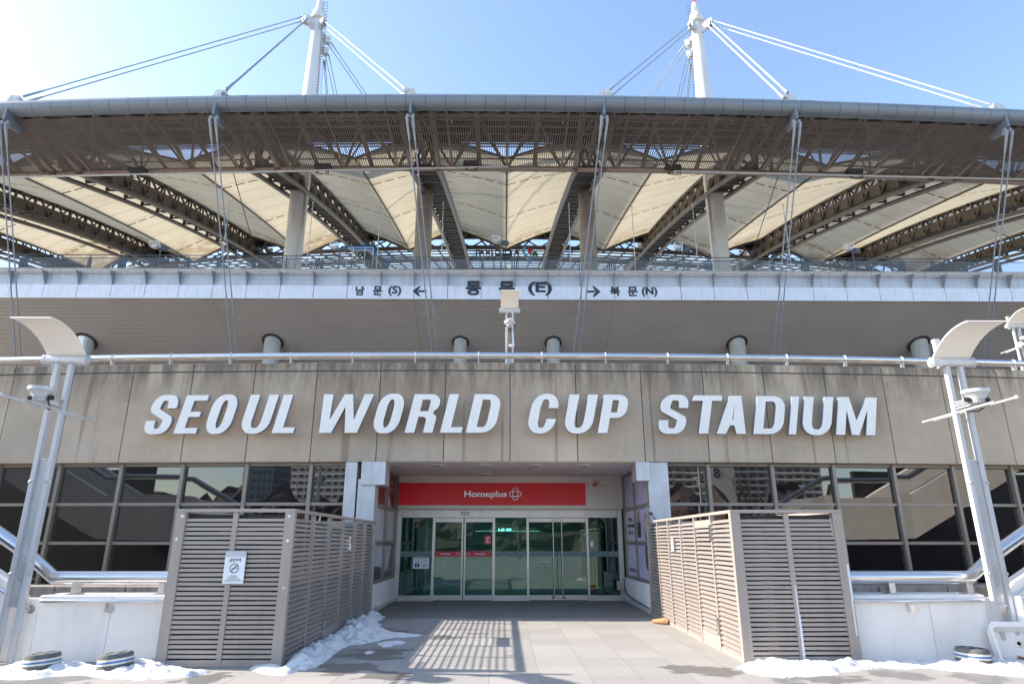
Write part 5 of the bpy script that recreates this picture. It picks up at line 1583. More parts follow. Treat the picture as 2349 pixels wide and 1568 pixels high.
# railing on the stand edge
def mesh_mat():
    m, nt, b = new_mat("welded_wire_mesh")
    out = nt.nodes["Material Output"]
    b.inputs['Base Color'].default_value = (.20, .22, .24, 1); b.inputs['Roughness'].default_value = .5; b.inputs['Metallic'].default_value = .3
    tc = nd(nt, "ShaderNodeTexCoord"); sp = nd(nt, "ShaderNodeSeparateXYZ"); nt.links.new(tc.outputs['Object'], sp.inputs[0])
    a = math_n(nt, 'LESS_THAN', math_n(nt, 'FRACT', math_n(nt, 'DIVIDE', sp.outputs[0], .085)), .22)
    c = math_n(nt, 'LESS_THAN', math_n(nt, 'FRACT', math_n(nt, 'DIVIDE', sp.outputs[2], .085)), .22)
    w = math_n(nt, 'MAXIMUM', a, c)
    tr = nd(nt, "ShaderNodeBsdfTransparent"); mx = nd(nt, "ShaderNodeMixShader")
    nt.links.new(w, mx.inputs[0]); nt.links.new(tr.outputs[0], mx.inputs[1]); nt.links.new(b.outputs[0], mx.inputs[2]); nt.links.new(mx.outputs[0], out.inputs[0])
    return m
M['wire'] = mesh_mat()
rl = thing("mesh_railing", "blue grey railing with wire mesh panels along the top edge of the stand", "railing", (0, 40.6, 18.99))
YR = .62
MB().tube([(x, yb(x) + YR, 20.2) for x in XB], .035, 8).build("top_rail", M['mesh_post'], rl, smooth=True)
for k, (a, b) in enumerate(zip(XB[:-1], XB[1:])):
    x = a; y = yb(x) + YR
    m = MB(); m.b2(x - .045, x + .045, y - .05, y + .05, 18.99, 20.06)
    if k % 3 == 0: m.b2(x - .20, x - .11, y - .05, y + .05, 18.99, 20.02).b2(x + .11, x + .20, y - .05, y + .05, 18.99, 20.02)
    m.b2(x - .012, x + .012, y - .02, y + .02, 20.06, 20.18)
    m.build("post", M['mesh_post'], rl)
    xa, xb_ = a + (.26 if k % 3 == 0 else .12), b - (.26 if (k + 1) % 3 == 0 else .12)
    ya, yb2 = yb(xa) + YR, yb(xb_) + YR
    f_ = MB(); f_.bar((xa, ya, 19.13), (xb_, yb2, 19.13), .03, .045).bar((xa, ya, 19.98), (xb_, yb2, 19.98), .03, .045).bar((xa, ya, 19.13), (xa, ya, 19.98), .04, .04).bar((xb_, yb2, 19.13), (xb_, yb2, 19.98), .04, .04)
    fr_ = f_.build("panel_frame", M['mesh_post'], rl)
    g = MB(); g.bar((xa, ya, 19.555), (xb_, yb2, 19.555), .004, .85); g.build("wire_mesh", M['wire'], fr_)

# thin poles, floodlights and signs behind the railing
for i, (px, pb) in enumerate(((528, 505), (731, 690), (874.5, 863), (1017, 1012), (1304.5, 1309.5), (1448, 1458), (1590, 1599), (1796, 1815))):
    p0, p1 = P(pb, 618, 41.4), P(px, 459, 41.4)
    x = (p0.x + p1.x) / 2
    t = thing("flag_pole", "thin bare pole behind the stand railing, %s from the left" % ("first", "second", "third", "fourth", "fifth", "sixth", "seventh", "eighth")[i], "flag pole", (x, 41.4, 18.95), "thin poles behind the stand railing")
    MB().tube([(x, 41.4, 18.95), (x, 41.4, 24.7)], [.04, .025], 8).build("pole", M['galv'], t, smooth=True)
    MB().sphere((x, 41.4, 24.75), .06, 8).build("finial", M['galv'], t)
for px, py, lab in ((366, 568, "under the left roof trusses"), (777, 570, "beside the blue wave sign"), (1146, 556, "at the middle of the stand edge"), (1562, 571, "left of the right mast column"), (1952, 574, "under the right roof trusses")):
    p = P(px, py, 41.3)
    t = thing("stand_floodlight", "pair of small floodlights on the stand railing, %s" % lab, "floodlight", (p.x, 41.3, 18.95), "floodlights on the stand railing")
    MB().tube([(p.x + .1, 41.3, 18.95), (p.x + .1, 41.3, p.z - .25)], .05, 8).bar((p.x + .1, 41.3, p.z - .25), (p.x - .2, 41.25, p.z + .0), .08, .05).bar((p.x + .1, 41.3, p.z - .25), (p.x + .4, 41.35, p.z - .02), .08, .05).build("arm", M['ink_grey'], t)
    MB().box((p.x + .38, 41.3, p.z - .05), (.5, .3, .3), .5).build("lamp_head", M['mesh_post'], t, bevel=.03)
    MB().box((p.x - .22, 41.2, p.z + .05), (.42, .3, .26), -.3).build("lamp_head", M['galv'], t, bevel=.03)
    c = Vector((p.x - .26, 41.05, p.z + .16)); m = MB(); q = [c + Vector((sx * .27, sy * .16, sz * .16)) for sx in (-1, 1) for sy in (-1, 1) for sz in (-1, 1)]
    for i_, j_ in ((0, 1), (2, 3), (4, 5), (6, 7), (0, 2), (1, 3), (4, 6), (5, 7), (0, 4), (1, 5), (2, 6), (3, 7)): m.tube([q[i_], q[j_]], .022, 5)
    m.build("wire_guard", M['sign_white'], t)
YW = 47.0
t = thing("wave_sign", "blue wave shaped sign seen from behind above the stand railing", "sign", (P(800, 575, YW).x, YW, 21))
pts = [(635, 345), (700, 385), (780, 412), (880, 422), (1000, 420), (1120, 408), (1250, 390), (1380, 368), (1500, 360), (1580, 366), (1650, 392), (1710, 440), (1755, 500), (1780, 570), (1785, 640), (1775, 725), (1725, 725), (1725, 690), (1700, 640), (1650, 590), (1560, 552), (1450, 545), (1300, 550), (1150, 552), (1000, 540), (900, 518), (800, 478), (700, 410)]
m = MB(); m.prism([(P(745.6 + x * .0658, 539 + y * .0658, YW).x, P(745.6 + x * .0658, 539 + y * .0658, YW).z) for x, y in pts], front(YW), -.15, .15); m.build("panel", M['swoosh'], t)
t = thing("sign_frame", "thin white pipe frame in front of the blue wave sign", "frame", (P(815, 580, 42).x, 42, 18.95))
m = MB(); Q = lambda x, y: P(745.6 + x * .0658, 539 + y * .0658, 42.0)
for a, b in (((770, 435), (1690, 435)), ((990, 517), (1690, 517)), ((770, 435), (770, 640)), ((990, 435), (975, 640)), ((1400, 435), (1380, 740)), ((1690, 435), (1670, 740)), ((770, 435), (990, 517))):
    m.tube([Q(*a), Q(*b)], .02, 6)
m.build("pipe", M['sign_white'], t)
for x in (770, 975, 1380, 1670):
    pass
m = MB()
for x, y in ((770, 640), (975, 640), (1380, 740), (1670, 740)):
    q = Q(x, y); m.tube([q, (q.x, q.y, 18.95)], .02, 6)
m.build("post", M['sign_white'], t)
t = thing("letter_sign", "dark block letters with a coloured emblem seen from behind above the stand railing", "sign", (P(1160, 585, YW).x, YW, 21))
Q = lambda x, y: (P(1055.2 + x * .10254, 539 + y * .10254, YW).x, P(1055.2 + x * .10254, 539 + y * .10254, YW).z)
m = MB(); f = front(YW); k_ = 0
def poly(pts):
    global k_
    k_ += 1
    m.prism([Q(x, y) for x, y in pts], f, -.1, .1 + .002 * (k_ % 5))
rc = lambda x0, y0, x1, y1: poly([(x0, y0), (x1, y0), (x1, y1), (x0, y1)])
rc(360, 325, 385, 470); poly([(478, 345), (505, 345), (545, 440), (515, 440), (492, 390), (465, 440), (430, 440)])
rc(585, 325, 605, 470); rc(645, 325, 668, 470); rc(700, 325, 722, 470); rc(605, 385, 645, 405); rc(585, 500, 665, 522); rc(585, 545, 665, 585)
rc(785, 335, 895, 360); rc(785, 360, 808, 440); rc(870, 360, 895, 440); rc(785, 440, 930, 470); rc(780, 500, 808, 588)
rc(955, 335, 1150, 362); rc(955, 362, 985, 430); rc(1110, 362, 1165, 430); rc(935, 430, 1165, 470); rc(915, 498, 1150, 525); rc(960, 525, 1085, 588)
poly([(1250, 335), (1275, 335), (1320, 450), (1290, 450), (1262, 390), (1235, 450), (1205, 450)])
m.build("letters", M['navy'], t)
m = MB(); m.prism([Q(x, y) for x, y in ((1385, 330), (1400, 300), (1430, 285), (1470, 275), (1450, 330), (1450, 390), (1480, 450), (1560, 490), (1600, 540), (1605, 600), (1580, 640), (1545, 640), (1525, 600), (1525, 550), (1495, 500), (1440, 470), (1395, 410))], f, -.1, .12); m.build("emblem_stream", M['skyblue'], t)
m = MB(); m.prism([Q(1562 + 50 * math.cos(R(a)), 358 + 50 * math.sin(R(a))) for a in range(0, 360, 15)], f, -.1, .14); m.build("emblem_disc", M['crimson'], t)
m = MB(); m.prism([Q(x, y) for x, y in ((1610, 470), (1620, 410), (1660, 385), (1705, 390), (1740, 430), (1745, 470), (1705, 470), (1690, 450), (1655, 450), (1645, 470))], f, -.1, .13); m.build("emblem_hill", M['green'], t)
p = P(1168, 613, 40.45)
t = thing("bulkhead_light", "small caged light on the concrete lip below the dark letters", "light", (p.x, 40.4, p.z))
MB().box((p.x, 40.3, p.z), (.22, .12, .34)).build("cage", M['cream_sheet'], t, bevel=.03)
MB().tube([(p.x - .25, 40.3, p.z - .2), (p.x - .1, 40.28, p.z - .28), (p.x + .05, 40.28, p.z - .2)], .012, 5).build("wire", M['lens'], t)

# ================================================================== roof
def rc_(x): return .00104 * x * x                # plan curve of the outer edge
def zb_(y):                                      # bottom chord height
    d = y - 38.8
    return 25.9 + .325 * d - .0022 * d * d
def zt_(y): return zb_(y) + 2.5
def yend(x): return 67.5 + .003 * x * x
# outer tube
tb = thing("roof_edge_tube", "thick grey clad tube forming the outer edge of the stadium roof", "roof edge", (0, 33.2, 27))
XS = [-60 + 1.2 * i for i in range(101)]
px_ = []; i = -60.0
while i < 60: px_ += [i, i + 1.174]; i += 1.2
m = MB(); rr2 = []
m.tube([(x, 33.2 + rc_(x), 27.0) for x in px_], .49, 24)
o = m.build("cladding", [M['tube'], M['tube_cap']], tb, smooth=True)
for p in o.data.polygons:
    xs_ = [o.data.vertices[v].co.x for v in p.vertices]
    if max(xs_) - min(xs_) < .1: p.material_index = 1
# roof deck behind the tube
TX = [-58.0, -44.3, -30.5, -16.6, -5.55, 5.75, 16.9, 30.9, 44.7, 58.4]
where = ["far left edge", "outer left", "left", "left mast", "centre left", "centre right", "right mast", "right", "outer right", "far right edge"]
dk = thing("roof_deck", "dark metal deck above the slatted screen behind the roof edge tube", "roof deck", (0, 37, 28))
def deck(x, v): return Vector((x, 33.5 + rc_(x) + v * 8.2, 27.45 + v * 2.55))
m = MB(); m.grid(lambda u, v: deck(-60 + 120 * u, v), 40, 3); m.grid(lambda u, v: deck(-60 + 120 * u, v) + Vector((0, 0, .12)), 40, 3); m.build("sheet", M['truss_dark'], dk)
m = MB()
for v in (.15, .32, .5, .68, .86, 1.0):
    m.tube([deck(x, v) + Vector((0, 0, -.12)) for x in XS[::3]], .07, 6)
m.build("purlin", M['truss'], dk)
# slatted screen, one per bay
zs0, zs1 = 26.45, 26.12
def scr(x, v): return Vector((x, 33.5 + rc_(x) + v * 5.4, zs0 + (zs1 - zs0) * v))
bays = list(zip(TX[:-1], TX[1:]))
bn = ["at the far left", "second from the left", "left of the left mast", "right of the left mast", "in the middle bay", "left of the right mast", "right of the right mast", "second from the right", "at the far right"]
for (a, b), nm in zip(bays, bn):
    t = thing("slat_screen", "brown slatted roof screen %s" % nm, "screen", ((a + b) / 2, 36, 26.3), "slatted screens under the roof edge")
    m = MB(); n = int((b - a) / .146)
    for i in range(n):
        x = a + (b - a) * (i + .5) / n
        m.bar(scr(x, 0), scr(x, 1.02), .044, .066)
    m.build("slats", M['slat'], t)
    m = MB()
    for v in (.12, .36, .6, .84):
        m.bar(scr(a, v) + Vector((0, 0, .08)), scr(b, v) + Vector((0, 0, .08)), .06, .08)
    m.build("carrier_rail", M['slat'], t)
# outer ring truss above the screen
rt = thing("ring_truss", "brown tubular truss running along the roof above the slatted screen", "truss", (0, 37, 27))
lo = lambda x: Vector((x, 38.95 + rc_(x), 26.05)); up = lambda x: Vector((x, 38.2 + rc_(x), 29.0)); fo = lambda x: Vector((x, 35.6 + rc_(x), 27.9)); ed = lambda x: Vector((x, 33.4 + rc_(x), 26.75))
for f_, r_ in ((lo, .20), (up, .16), (fo, .14)):
    MB().tube([f_(x) for x in XS[::2]], r_, 10).build("chord", M['truss_lit'], rt, smooth=True)
m = MB()
for a, b in bays:
    n = max(2, round((b - a) / 3.6)); s_ = (b - a) / n
    for i in range(n):
        x0, x1 = a + i * s_, a + (i + 1) * s_; xm = (x0 + x1) / 2
        m.tube([lo(xm), up(x0)], .06, 8).tube([lo(xm), up(x1)], .06, 8)
        m.tube([lo(xm), fo(x0)], .085, 8).tube([lo(xm), fo(x1)], .085, 8)
        m.tube([ed(xm), fo(x0)], .09, 8).tube([ed(xm), fo(x1)], .09, 8)
        m.tube([ed(x0) + Vector((0, 0, .25)), lo(x0) + Vector((0, 0, .2))], .15, 8)
        m.tube([ed(xm), lo(xm)], .09, 8)
        m.tube([up(xm), fo(xm)], .08, 8)
for x in TX:
    for s_ in (-.95, .95): m.tube([ed(x + s_) + Vector((0, 0, .3)), lo(x + s_) + Vector((0, 0, .05))], .19, 10)
m.build("web", M['truss_lit'], rt, smooth=True)
m = MB()
for a, b in bays:
    for q in (.3, .72):
        x = a + (b - a) * q
        m = MB(); m.b2(x - .5, x + .5, 36.8 + rc_(x), 37.2 + rc_(x), 27.2, 27.5); m.build("cable_tray", M['acbody'], rt)
MB().tube([Vector((x, 36.9 + rc_(x), 27.45)) for x in XS[::2]], .06, 6).tube([Vector((x, 36.3 + rc_(x), 27.0)) for x in XS[::2]], .05, 6).build("service_pipe", M['acbody'], rt)
# hanging service pipe
for (pa, pb, lab) in (((-30, 407), (1166, 382), "left"), ((1545, 393), (2380, 412), "right")):
    t = thing("service_rail", "thin pipe hung under the slatted screen on the %s half of the roof" % lab, "pipe", (0, 38.6, 25.8))
    n = 14; pts = []
    for i in range(n + 1):
        px = pa[0] + (pb[0] - pa[0]) * i / n; py = pa[1] + (pb[1] - pa[1]) * i / n
        x = P(px, py, 38.4).x; pts.append(P(px, py, 38.5 + rc_(x)))
    MB().tube(pts, .075, 8).build("pipe", M['galv'], t, smooth=True)
    m = MB()
    for p in pts: m.tube([p, (p.x, p.y + .3, 26.0)], .02, 5)
    m.build("hanger", M['truss'], t)
    for fr_ in ((.32, .68, .99) if pa[0] < 0 else (.03, .52)):
        p = pts[int(fr_ * n)]
        g = thing("rail_trolley", "dark trolley box on the hung pipe, %s" % {(.32, 1): "near the left stay", (.68, 1): "left of the centre left stay", (.99, 1): "at the pipe end in the middle", (.03, 0): "at the start of the right pipe", (.52, 0): "right of the right mast"}[(fr_, 1 if pa[0] < 0 else 0)], "trolley", (p.x, p.y, p.z), "trolley boxes on the hung pipes")
        MB().b2(p.x - .55, p.x + .55, p.y - .1, p.y + .45, p.z + .22, p.z + .52).build("housing", M['acbody'], g, bevel=.03)
        q = MB()
        for s_ in (-.3, .3): q.tube([(p.x + s_, p.y, p.z + .25), (p.x + s_, p.y, p.z - .18)], .05, 8)
        q.tube([(p.x - .45, p.y - .05, p.z - .22), (p.x + .1, p.y - .05, p.z - .3), (p.x + .45, p.y - .05, p.z - .3), (p.x + .45, p.y - .05, p.z + .2)], .03, 6)
        q.build("hook", M['acbody'], g)

# radial trusses
def truss(x, lab, wide=.95):
    t = thing("roof_truss", "brown radial roof truss with a walkway, %s" % lab, "truss", (x, 57, 30), "radial trusses under the roof membrane")
    y0, y1 = 38.6 + rc_(x), yend(x) + 16
    n = 24; ys = [y0 + (y1 - y0) * i / n for i in range(n + 1)]
    for s in (-1, 1):
        MB().tube([(x + s * wide, y, zb_(y - rc_(x))) for y in ys], .19, 10).build("bottom_chord", M['truss'], t, smooth=True)
    MB().tube([(x, y, zt_(y - rc_(x))) for y in ys], .22, 10).build("top_chord", M['truss'], t, smooth=True)
    st = 2.35; k = int((y1 - y0) / st)
    w = MB(); rg = w
    for i in range(k):
        ya, ym, yc = y0 + i * st, y0 + (i + .5) * st, y0 + (i + 1) * st
        for s in (-1, 1):
            w.tube([(x + s * .08, ya, zt_(ya) - .1), (x + s * wide, ym, zb_(ym))], .095, 6)
            w.tube([(x + s * .08, yc, zt_(yc) - .1), (x + s * wide, ym, zb_(ym))], .095, 6)
        rg.tube([(x - wide, ym, zb_(ym)), (x + wide, ym, zb_(ym))], .085, 6)
        w.b2(x - .2, x + .2, ya - .12, ya + .12, zt_(ya) + .05, zt_(ya) + .34)
    w.build("web_members", M['truss'], t, smooth=True); pass
    m = MB()
    for a, b in zip(ys[:-1], ys[1:]): m.bar((x, a, zb_(a) + .22), (x, b, zb_(b) + .22), 1.35, .05)
    m.build("walkway", M['truss_dark'], t)
    for s in (-1, 1):
        m = MB()
        for a, b in zip(ys[:-1], ys[1:]): m.bar((x + s * .62, a, zb_(a) + .72), (x + s * .62, b, zb_(b) + .72), .03, .95)
        m.build("walkway_side", M['gutter'], t)
for x, wn in zip(TX, where): truss(x, {"left mast": "passing either side of the left mast", "right mast": "passing either side of the right mast", "centre left": "above the centre left column", "centre right": "above the centre right column"}.get(wn, wn + " one"))

# membranes
def mem(a, b, lab):
    t = thing("roof_membrane", "cream folded fabric roof panel %s" % lab, "roof membrane", ((a + b) / 2, 58, 33), "folded fabric panels of the roof")
    xm, hw = (a + b) / 2, (b - a) / 2
    nu, nv = 28, 26
    me = bpy.data.meshes.new("membrane"); vs, uvs = [], []
    for j in range(nv + 1):
        for i in range(nu + 1):
            u = -1 + 2 * i / nu; v = j / nv
            x = xm + u * (hw - .04)
            ys_ = 39.5 + rc_(x) + 1.7 * (1 - min(1, abs(u) * 1.8)) ** .75
            y = ys_ + (yend(x) - ys_) * v
            dip = .85 + 2.1 * max(0, (y - 42) / 34) ** .75
            k = 1 - abs(u)
            sag = .25 * math.sin(math.pi * abs(u))
            z = zt_(y - rc_(x)) + .10 - dip * k * (hw / 5.6) ** .35 + sag * (.5 if v > 0 else .5)
            vs.append((x - xm, y - 58, z - 33)); uvs.append((x - xm, y - 42 - rc_(x)))
    fs = [(j * (nu + 1) + i, j * (nu + 1) + i + 1, (j + 1) * (nu + 1) + i + 1, (j + 1) * (nu + 1) + i) for j in range(nv) for i in range(nu)]
    me.from_pydata(vs, [], fs); me.materials.append(M['membrane'])
    uvl = me.uv_layers.new(name="UVMap")
    for lp in me.loops: uvl.data[lp.index].uv = uvs[lp.vertex_index]
    for p in me.polygons: p.use_smooth = True
    o = bpy.data.objects.new("membrane", me); COL.objects.link(o); o.parent = t
    m = MB()
    for j in (0, nv):
        MB().tube([Vector(vs[j * (nu + 1) + i]) + Vector((xm, 58, 33 - .1)) for i in range(nu + 1)], .14 if j else .09, 8).build("edge_tube", M['truss'], t, smooth=True)
    m = MB(); m.tube([Vector(vs[j * (nu + 1) + nu // 2]) + Vector((xm, 58, 33 - .07)) for j in range(nv + 1)], .07, 6); m.build("valley_cable", M['gutter'], t, smooth=True)
for (a, b), nm in zip(bays, bn): mem(a, b, nm)

# inner ring and glazed inner roof
ir = thing("inner_ring_truss", "dark brown tubular truss at the inner end of the fabric roof", "truss", (0, 78, 36))
XI = [-60 + 4 * i for i in range(31)]
for dy, dz, r_ in ((.8, .45, .26), (2.8, 2.7, .2), (.6, 2.6, .2)):
    MB().tube([(x, yend(x) + dy, zb_(68.5) + dz) for x in XI], r_, 10).build("chord", M['truss'], ir, smooth=True)
m = MB()
for x in XI[:-1]:
    q = lambda xx, dy, dz: Vector((xx, yend(xx) + dy, zb_(68.5) + dz))
    m.tube([q(x, .8, .45), q(x + 2, 2.8, 2.7)], .1, 6).tube([q(x + 4, .8, .45), q(x + 2, 2.8, 2.7)], .1, 6).tube([q(x + 2, .8, .45), q(x, .6, 2.6)], .1, 6).tube([q(x + 2, .8, .45), q(x + 4, .6, 2.6)], .1, 6)
m.build("web", M['truss'], ir)
m = MB()
for a, b in zip(XI[:-1], XI[1:]): m.bar((a, yend(a) + 1.6, zb_(68.5) + 2.95), (b, yend(b) + 1.6, zb_(68.5) + 2.95), 2.9, .08)
m.build("gutter_deck", M['truss_dark'], ir)
gz = thing("glazed_roof", "clear glazed inner roof with a dark bar grid over the stand", "glazed roof", (0, 86, 39))
zg = lambda y, x: 34.9 + (y - yend(x) - 3) * .30
xs = [-48 + 1.6 * i for i in range(61)]
m = MB(); m.add([(x, yend(x) + d, zg(yend(x) + d, x)) for x in xs for d in (3, 20)], [(2 * i, 2 * i + 2, 2 * i + 3, 2 * i + 1) for i in range(len(xs) - 1)]); m.build("clear_sheet", M['skylight'], gz)
m = MB()
for x in xs: m.bar((x, yend(x) + 3, zg(yend(x) + 3, x) - .1), (x, yend(x) + 20, zg(yend(x) + 20, x) - .1), .16, .18)
for d in (3, 5.2, 7.4, 9.6, 11.8, 14, 16.2, 18.4, 20):
    m.tube([(x, yend(x) + d, zg(yend(x) + d, x) - .25) for x in xs[::2]], .09 if d != 9.6 else .22, 6)
m.build("glazing_bar", M['truss'], gz)

# masts
def mast(x, lab):
    s = 1 if x > 0 else -1
    t = thing("roof_mast", "tall pale steel roof mast with ladder and red beacon on the %s" % lab, "mast", (x, 46, 18.9))
    y = 46.0
    MB().lathe([(.64, 18.9), (.73, 29), (.70, 36), (.46, 44.5), (.42, 44.7), (.34, 46.3), (.27, 47.2), (.17, 47.45)], (x, y, 0), 28).build("shaft", M['mast'], t, smooth=True)
    b = MB().lathe([(.05, 47.4), (.05, 47.55), (.11, 47.58), (.11, 47.78), (.06, 47.85)], (x, y, 0), 12).build("beacon", M['beacon'], t)
    MB().lathe([(.42, 45.1), (.64, 45.2), (.68, 45.3), (.50, 46.1), (.34, 46.25)], (x, y, 0), 24).build("collar", M['mast'], t, smooth=True)
    MB().b2(x - .74 * s - .1 * s, x - .74 * s + .14 * s, 45.25, 45.32, 18.95, 30).build("cable_duct", M['galv'], t)
    m = MB()
    rr_ = lambda z: .66 - .22 * max(0, (z - 36) / 8.5) if z > 36 else .72
    zz_ = 36.0
    while zz_ < 47.0:
        r_ = rr_(zz_) if zz_ < 45 else .4
        cx = x - s * (r_ + .17); m.tube([(cx - .15, y - .25, zz_), (cx + .15, y - .25, zz_)], .016, 5)
        if zz_ % .64 < .33: m.tube([(cx + s * .13, y - .25, zz_), (x - s * (r_ - .1), y - .1, zz_)], .02, 5)
        zz_ += .32
    for k in (-1, 1):
        m.tube([(x - s * (rr_(z) + .17) + k * .15, y - .25, z) for z in (36, 38, 40, 42, 44.5)] + [(x - s * .57 + k * .15, y - .25, 47)], .017, 5)
    m.build("ladder", M['ink_grey'], t)
    # cable lugs
    for dx, dy, z in ((s * 1.0, -.5, 44.9), (s * .75, -.85, 44.4), (-s * .65, -.6, 44.4), (-s * .85, .35, 43.4), (-s * .8, .3, 42.2)):
        a_ = math.atan2(dy, dx)
        m = MB(); fr_ = lambda r_, zz, d: Vector((x + r_ * math.cos(a_) - d * math.sin(a_), y + r_ * math.sin(a_) + d * math.cos(a_), zz))
        L = math.hypot(dx, dy)
        m.prism([(.25, z + .9), (.25, z - .7), (L, z - .35), (L + .15, z + .1)], fr_, -.06, .06)
        for d in (-.17, .17): m.prism([(L - .22, z - .4), (L + .22, z - .35), (L + .25, z + .25), (L - .2, z + .25)], fr_, d - .05, d + .05)
        m.build("cable_lug", M['cast'], t)
    return t
MXL, MXR = -16.45, 16.8
mast(MXL, "left"); mast(MXR, "right")

def stay(label, A, B, sep, m, r=.07, lug=None, group="twin stay cables of the roof"):
    t = thing("stay_cable", label, "cable", tuple((Vector(A) + Vector(B)) / 2), group)
    A, B = Vector(A), Vector(B); d = (B - A).normalized(); sp = Vector(sep)
    for k in (-1, 1):
        MB().tube([A + sp * k, B + sp * k], r, 8).build("cable", M[m], t, smooth=True)
        MB().tube([B + sp * k - d * 1.3, B + sp * k - d * .75, B + sp * k + d * .1], [r * 1.2, r * 1.8, r * 2.0], 8).build("socket", M['fin'], t, smooth=True)
        MB().tube([A + sp * k, A + sp * k + d * .8], [r * 2.0, r * 1.3], 8).build("socket", M['fin'], t, smooth=True)
    if lug: lug
    return t
# lugs on top of the tube
stx = [-30.4, -17.5, -5.7, 5.9, 17.6, 31.0]
stn = ["far left", "left", "centre left", "centre right", "right", "far right"]
for x, nm in zip(stx, stn):
    t = thing("stay_anchor", "steel lug plates on the roof edge tube at the %s stay" % nm, "cable anchor", (x, 33.2 + rc_(x), 27.4), "lug plates on the roof edge")
    y = 33.2 + rc_(x); s = (MXL if x < 0 else MXR) - x; sg_ = 1 if s > 0 else -1
    m = MB()
    for d in (-.2, .2):
        m.prism([(x - .35 * sg_, 27.3), (x + .35 * sg_, 27.3), (x + .55 * sg_, 27.6), (x + .4 * sg_, 27.82), (x - .15 * sg_, 27.85)], lambda a, b, dd: Vector((a, y + dd, b)), d - .05, d + .05)
    m.build("top_lug", M['cast'], t)
    MB().lathe([(.13, -.3), (.13, .3)], n=14, M4=Matrix.Translation((x + .35 * sg_, y, 27.66)) @ Matrix.Rotation(R(90), 4, 'X')).build("pin", M['cast'], t, smooth=True)
    m = MB(); m.prism([(y - .45, 26.9), (y - .50, 25.95), (y + .1, 25.75), (y + .9, 25.95), (y + 1.2, 26.4), (y + .3, 26.6)], lambda a, b, dd: Vector((x + dd, a, b)), -.07, .07)
    m.build("fin_plate", M['tube'], t)
    m = MB()
    for k in (-1, 1): m.b2(x + k * .17 - .07, x + k * .17 + .07, y - .35, y - .12, 25.5, 25.95)
    m.b2(x - .26, x + .26, y - .3, y - .2, 25.78, 25.88)
    m.build("clevis", M['fin'], t)
for s, mx, nm in ((-1, MXL, "left"), (1, MXR, "right")):
    far, near, inn = (stx[0], stx[1], stx[2]) if s < 0 else (stx[5], stx[4], stx[3])
    c1, c2 = ('cable', 'cable') if s < 0 else ('cable_white', 'cable_white')  # dark cable colour stands in for shade on the left-running stays
    stay("twin stay from the %s mast to the far %s roof edge" % (nm, nm), (mx + s * 1.05, 45.4, 44.8), (far - s * .5, 33.2 + rc_(far), 27.72), (0, .0, .24), c1, .042)
    stay("short twin stay from the %s mast to the nearest roof edge lug" % nm, (mx + s * .8, 45.1, 44.3), (near + (.45 if s < 0 else -.45) , 33.2, 27.72), (.13, .0, .2), c2, .05)
    stay("twin stay from the %s mast down to the centre roof edge" % nm, (mx - s * .7, 45.4, 44.3), (inn + s * .45, 33.2, 27.72), (0, .0, .26), 'cable_white' if s < 0 else 'cable', .042)
    xi = TX[4] if s < 0 else TX[5]
    stay("thin twin stay from the %s mast back to the centre truss" % nm, (mx - s * .95, 46.4, 43.2), (xi, 67.6, zt_(67.6)), (.18, 0, 0), 'cable', .034)
    stay("thin stay from the %s mast to the inner end of its truss" % nm, (mx - s * .9, 46.4, 41.9), (mx, 68.4, zt_(68.4)), (.15, 0, 0), 'cable', .034)
    stay("thinnest stay, from the %s mast to the middle of its truss" % nm, (mx - s * .75, 46.3, 41.2), (mx, 56, zt_(56)), (.06, 0, 0), 'cable', .034)
for x, nm, (pxt, pyt), (pxb, pyb) in zip(stx, stn, ((-12, 285), (488, 285), (947, 262), (1378, 262), (1827, 296), (2331, 296)), ((42, 820), (538, 815), (999, 830), (1320, 830), (1779, 820), (2262, 820))):
    B = P(pxb, pyb, 39.3 + rc_(x)); y = 33.0 + rc_(x)
    A = Vector((x, y - .2, 25.6)); d = (B - A).normalized()
    E = A + d * ((6.0 - A.z) / d.z)
    stay("pair of tie rods hanging from the %s roof anchor to the deck" % nm, E, A, (.17, 0, 0), 'cable', .042, group="twin tie rods down the front")
for s, xa, nm in ((-1, -15.6, "left"), (1, 16.0, "right")):
    A = P(535, 395, 40) if s < 0 else P(1788, 395, 40); B = P(585, 575, 47) if s < 0 else P(1728, 575, 47)
    t = thing("guy_wire", "thin slanting wire from the screen to the truss beside the %s tie rods" % nm, "wire", tuple((A + B) / 2))
    MB().tube([A, B], .03, 5).build("wire", M['lens'], t)

# central columns carrying the trusses
for px, nm in ((972, "left"), (1348, "right")):
    p = P(px, 520, 46)
    t = thing("roof_column", "round grey clad column under the roof, %s of the middle bay" % nm, "column", (p.x, 46, 18.95), "round columns carrying the roof")
    MB().lathe([(.66, 18.95), (.66, 29.15), (.6, 29.3)], (p.x, 46, 0), 28).build("shaft", M['column2'] if 'column2' in M else M['mast'], t, smooth=True)
    m = MB()
    for z in (20.3, 22.4, 24.5, 26.6): m.lathe([(.663, z), (.663, z + .03)], (p.x, 46, 0), 28)
    m.build("seam", M['brushed'], t)

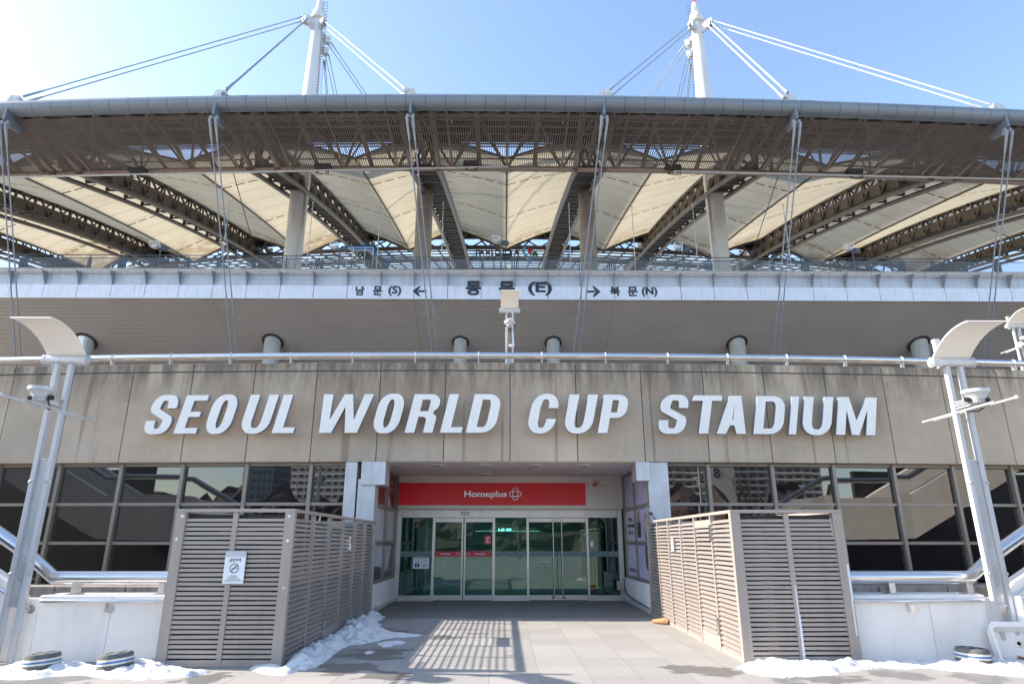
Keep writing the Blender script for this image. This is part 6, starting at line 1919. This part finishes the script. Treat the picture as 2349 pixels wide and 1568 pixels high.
# ================================================================== what the windows mirror: forecourt side behind the viewer
for i, (x0, x1, y0, d, h, mm, lab) in enumerate(((-150, -122, -255, 25, 44, 'tower2', "dark blue tower mirrored in the left windows"), (-112, -72, -250, 22, 52, 'tower1', "pale apartment tower mirrored in the left windows"), (-66, -44, -262, 22, 41, 'tower2', "slim dark tower mirrored beside the steel column"),
                                             (40, 104, -250, 20, 40, 'tower3', "brown apartment slab mirrored in the right windows"), (104.5, 119, -248, 20, 44, 'tower4', "pale apartment end wall mirrored in the right windows"), (121, 175, -255, 20, 42, 'tower3', "long apartment slab mirrored at the far right"), (-30, 34, -240, 20, 34, 'tower3', "brown apartment slab mirrored in the doors"))):
    t = thing("apartment_tower", lab, "building", ((x0 + x1) / 2, y0, 0), "apartment buildings across the road, mirrored in the glass")
    MB().b2(x0, x1, y0 - d, y0, 0, h).build("wall", M[mm], t)
    MB().b2(x0 + 2, x1 - 2, y0 - d + 2, y0 - 2, h, h + 2).build("roof", M['plinth'], t)
    m = MB()
    for k in range(int(h / 2.9)): m.b2(x0 + .5, x1 - .5, y0, y0 + 1.0, 2.6 + k * 2.9, 3.3 + k * 2.9)
    if mm == 'tower4': text_bm('8', (109.5, 25.5, 112.6, 30.0), lambda x, z, d: Vector((x, y0 + d, z)), .05, .2, bold=.02).build("number", M['ink'], t)
    elif mm != 'tower2': m.build("balcony", M['plinth'], t)
m4 = None
def bare_tree(x, y, h, seed, lab):
    rnd = random.Random(seed); t = thing("bare_tree", lab, "tree", (x, y, 0), "bare winter trees mirrored in the glass"); m = MB(); c = MB()
    def grow(p, d, L, r, n, mb):
        q = p + d * L; mb.tube([p, q], [r, r * .7], 5, cap=False)
        if n == 0: return
        for k in range(3 if n > 1 else 2):
            e = (d + Vector((rnd.uniform(-.7, .7), rnd.uniform(-.7, .7), rnd.uniform(-.1, .5)))).normalized()
            grow(p + d * L * rnd.uniform(.6, 1), e, L * rnd.uniform(.6, .8), r * .6, n - 1, c)
    grow(Vector((x, y, 0)), Vector((0, 0, 1)), h * .33, h * .018, 4, m)
    m.build("trunk", M['bark'], t); c.build("crown", M['bark'], t)
for i, (x, y, h) in enumerate(((-22, -24, 9), (-14, -27, 10), (-7, -25, 8.5), (1.5, -28, 10), (8, -25, 9), (15, -26, 10.5), (23, -24, 9))):
    bare_tree(x, y, h, i, "bare winter tree mirrored in the glass, %s in the row" % ("first", "second", "third", "fourth", "fifth", "sixth", "last")[i])
m = MB()
from mathutils import noise as mn2
def wood(u, v):
    x = -140 + 280 * u
    return (x, -52 - 6 * v + 3 * mn2.noise(Vector((x * .3, v * 6, 1))), -.1 + v * (7.5 + 4.5 * mn2.fractal(Vector((x * .12, 0, 3)), .7, 2, 5)))
m.grid(wood, 260, 10); o = m.build("far_wood", M['bark']); tag(o, "far dark wood mirrored in the glass", "wood", kind="stuff")
bpy.context.view_layer.update()
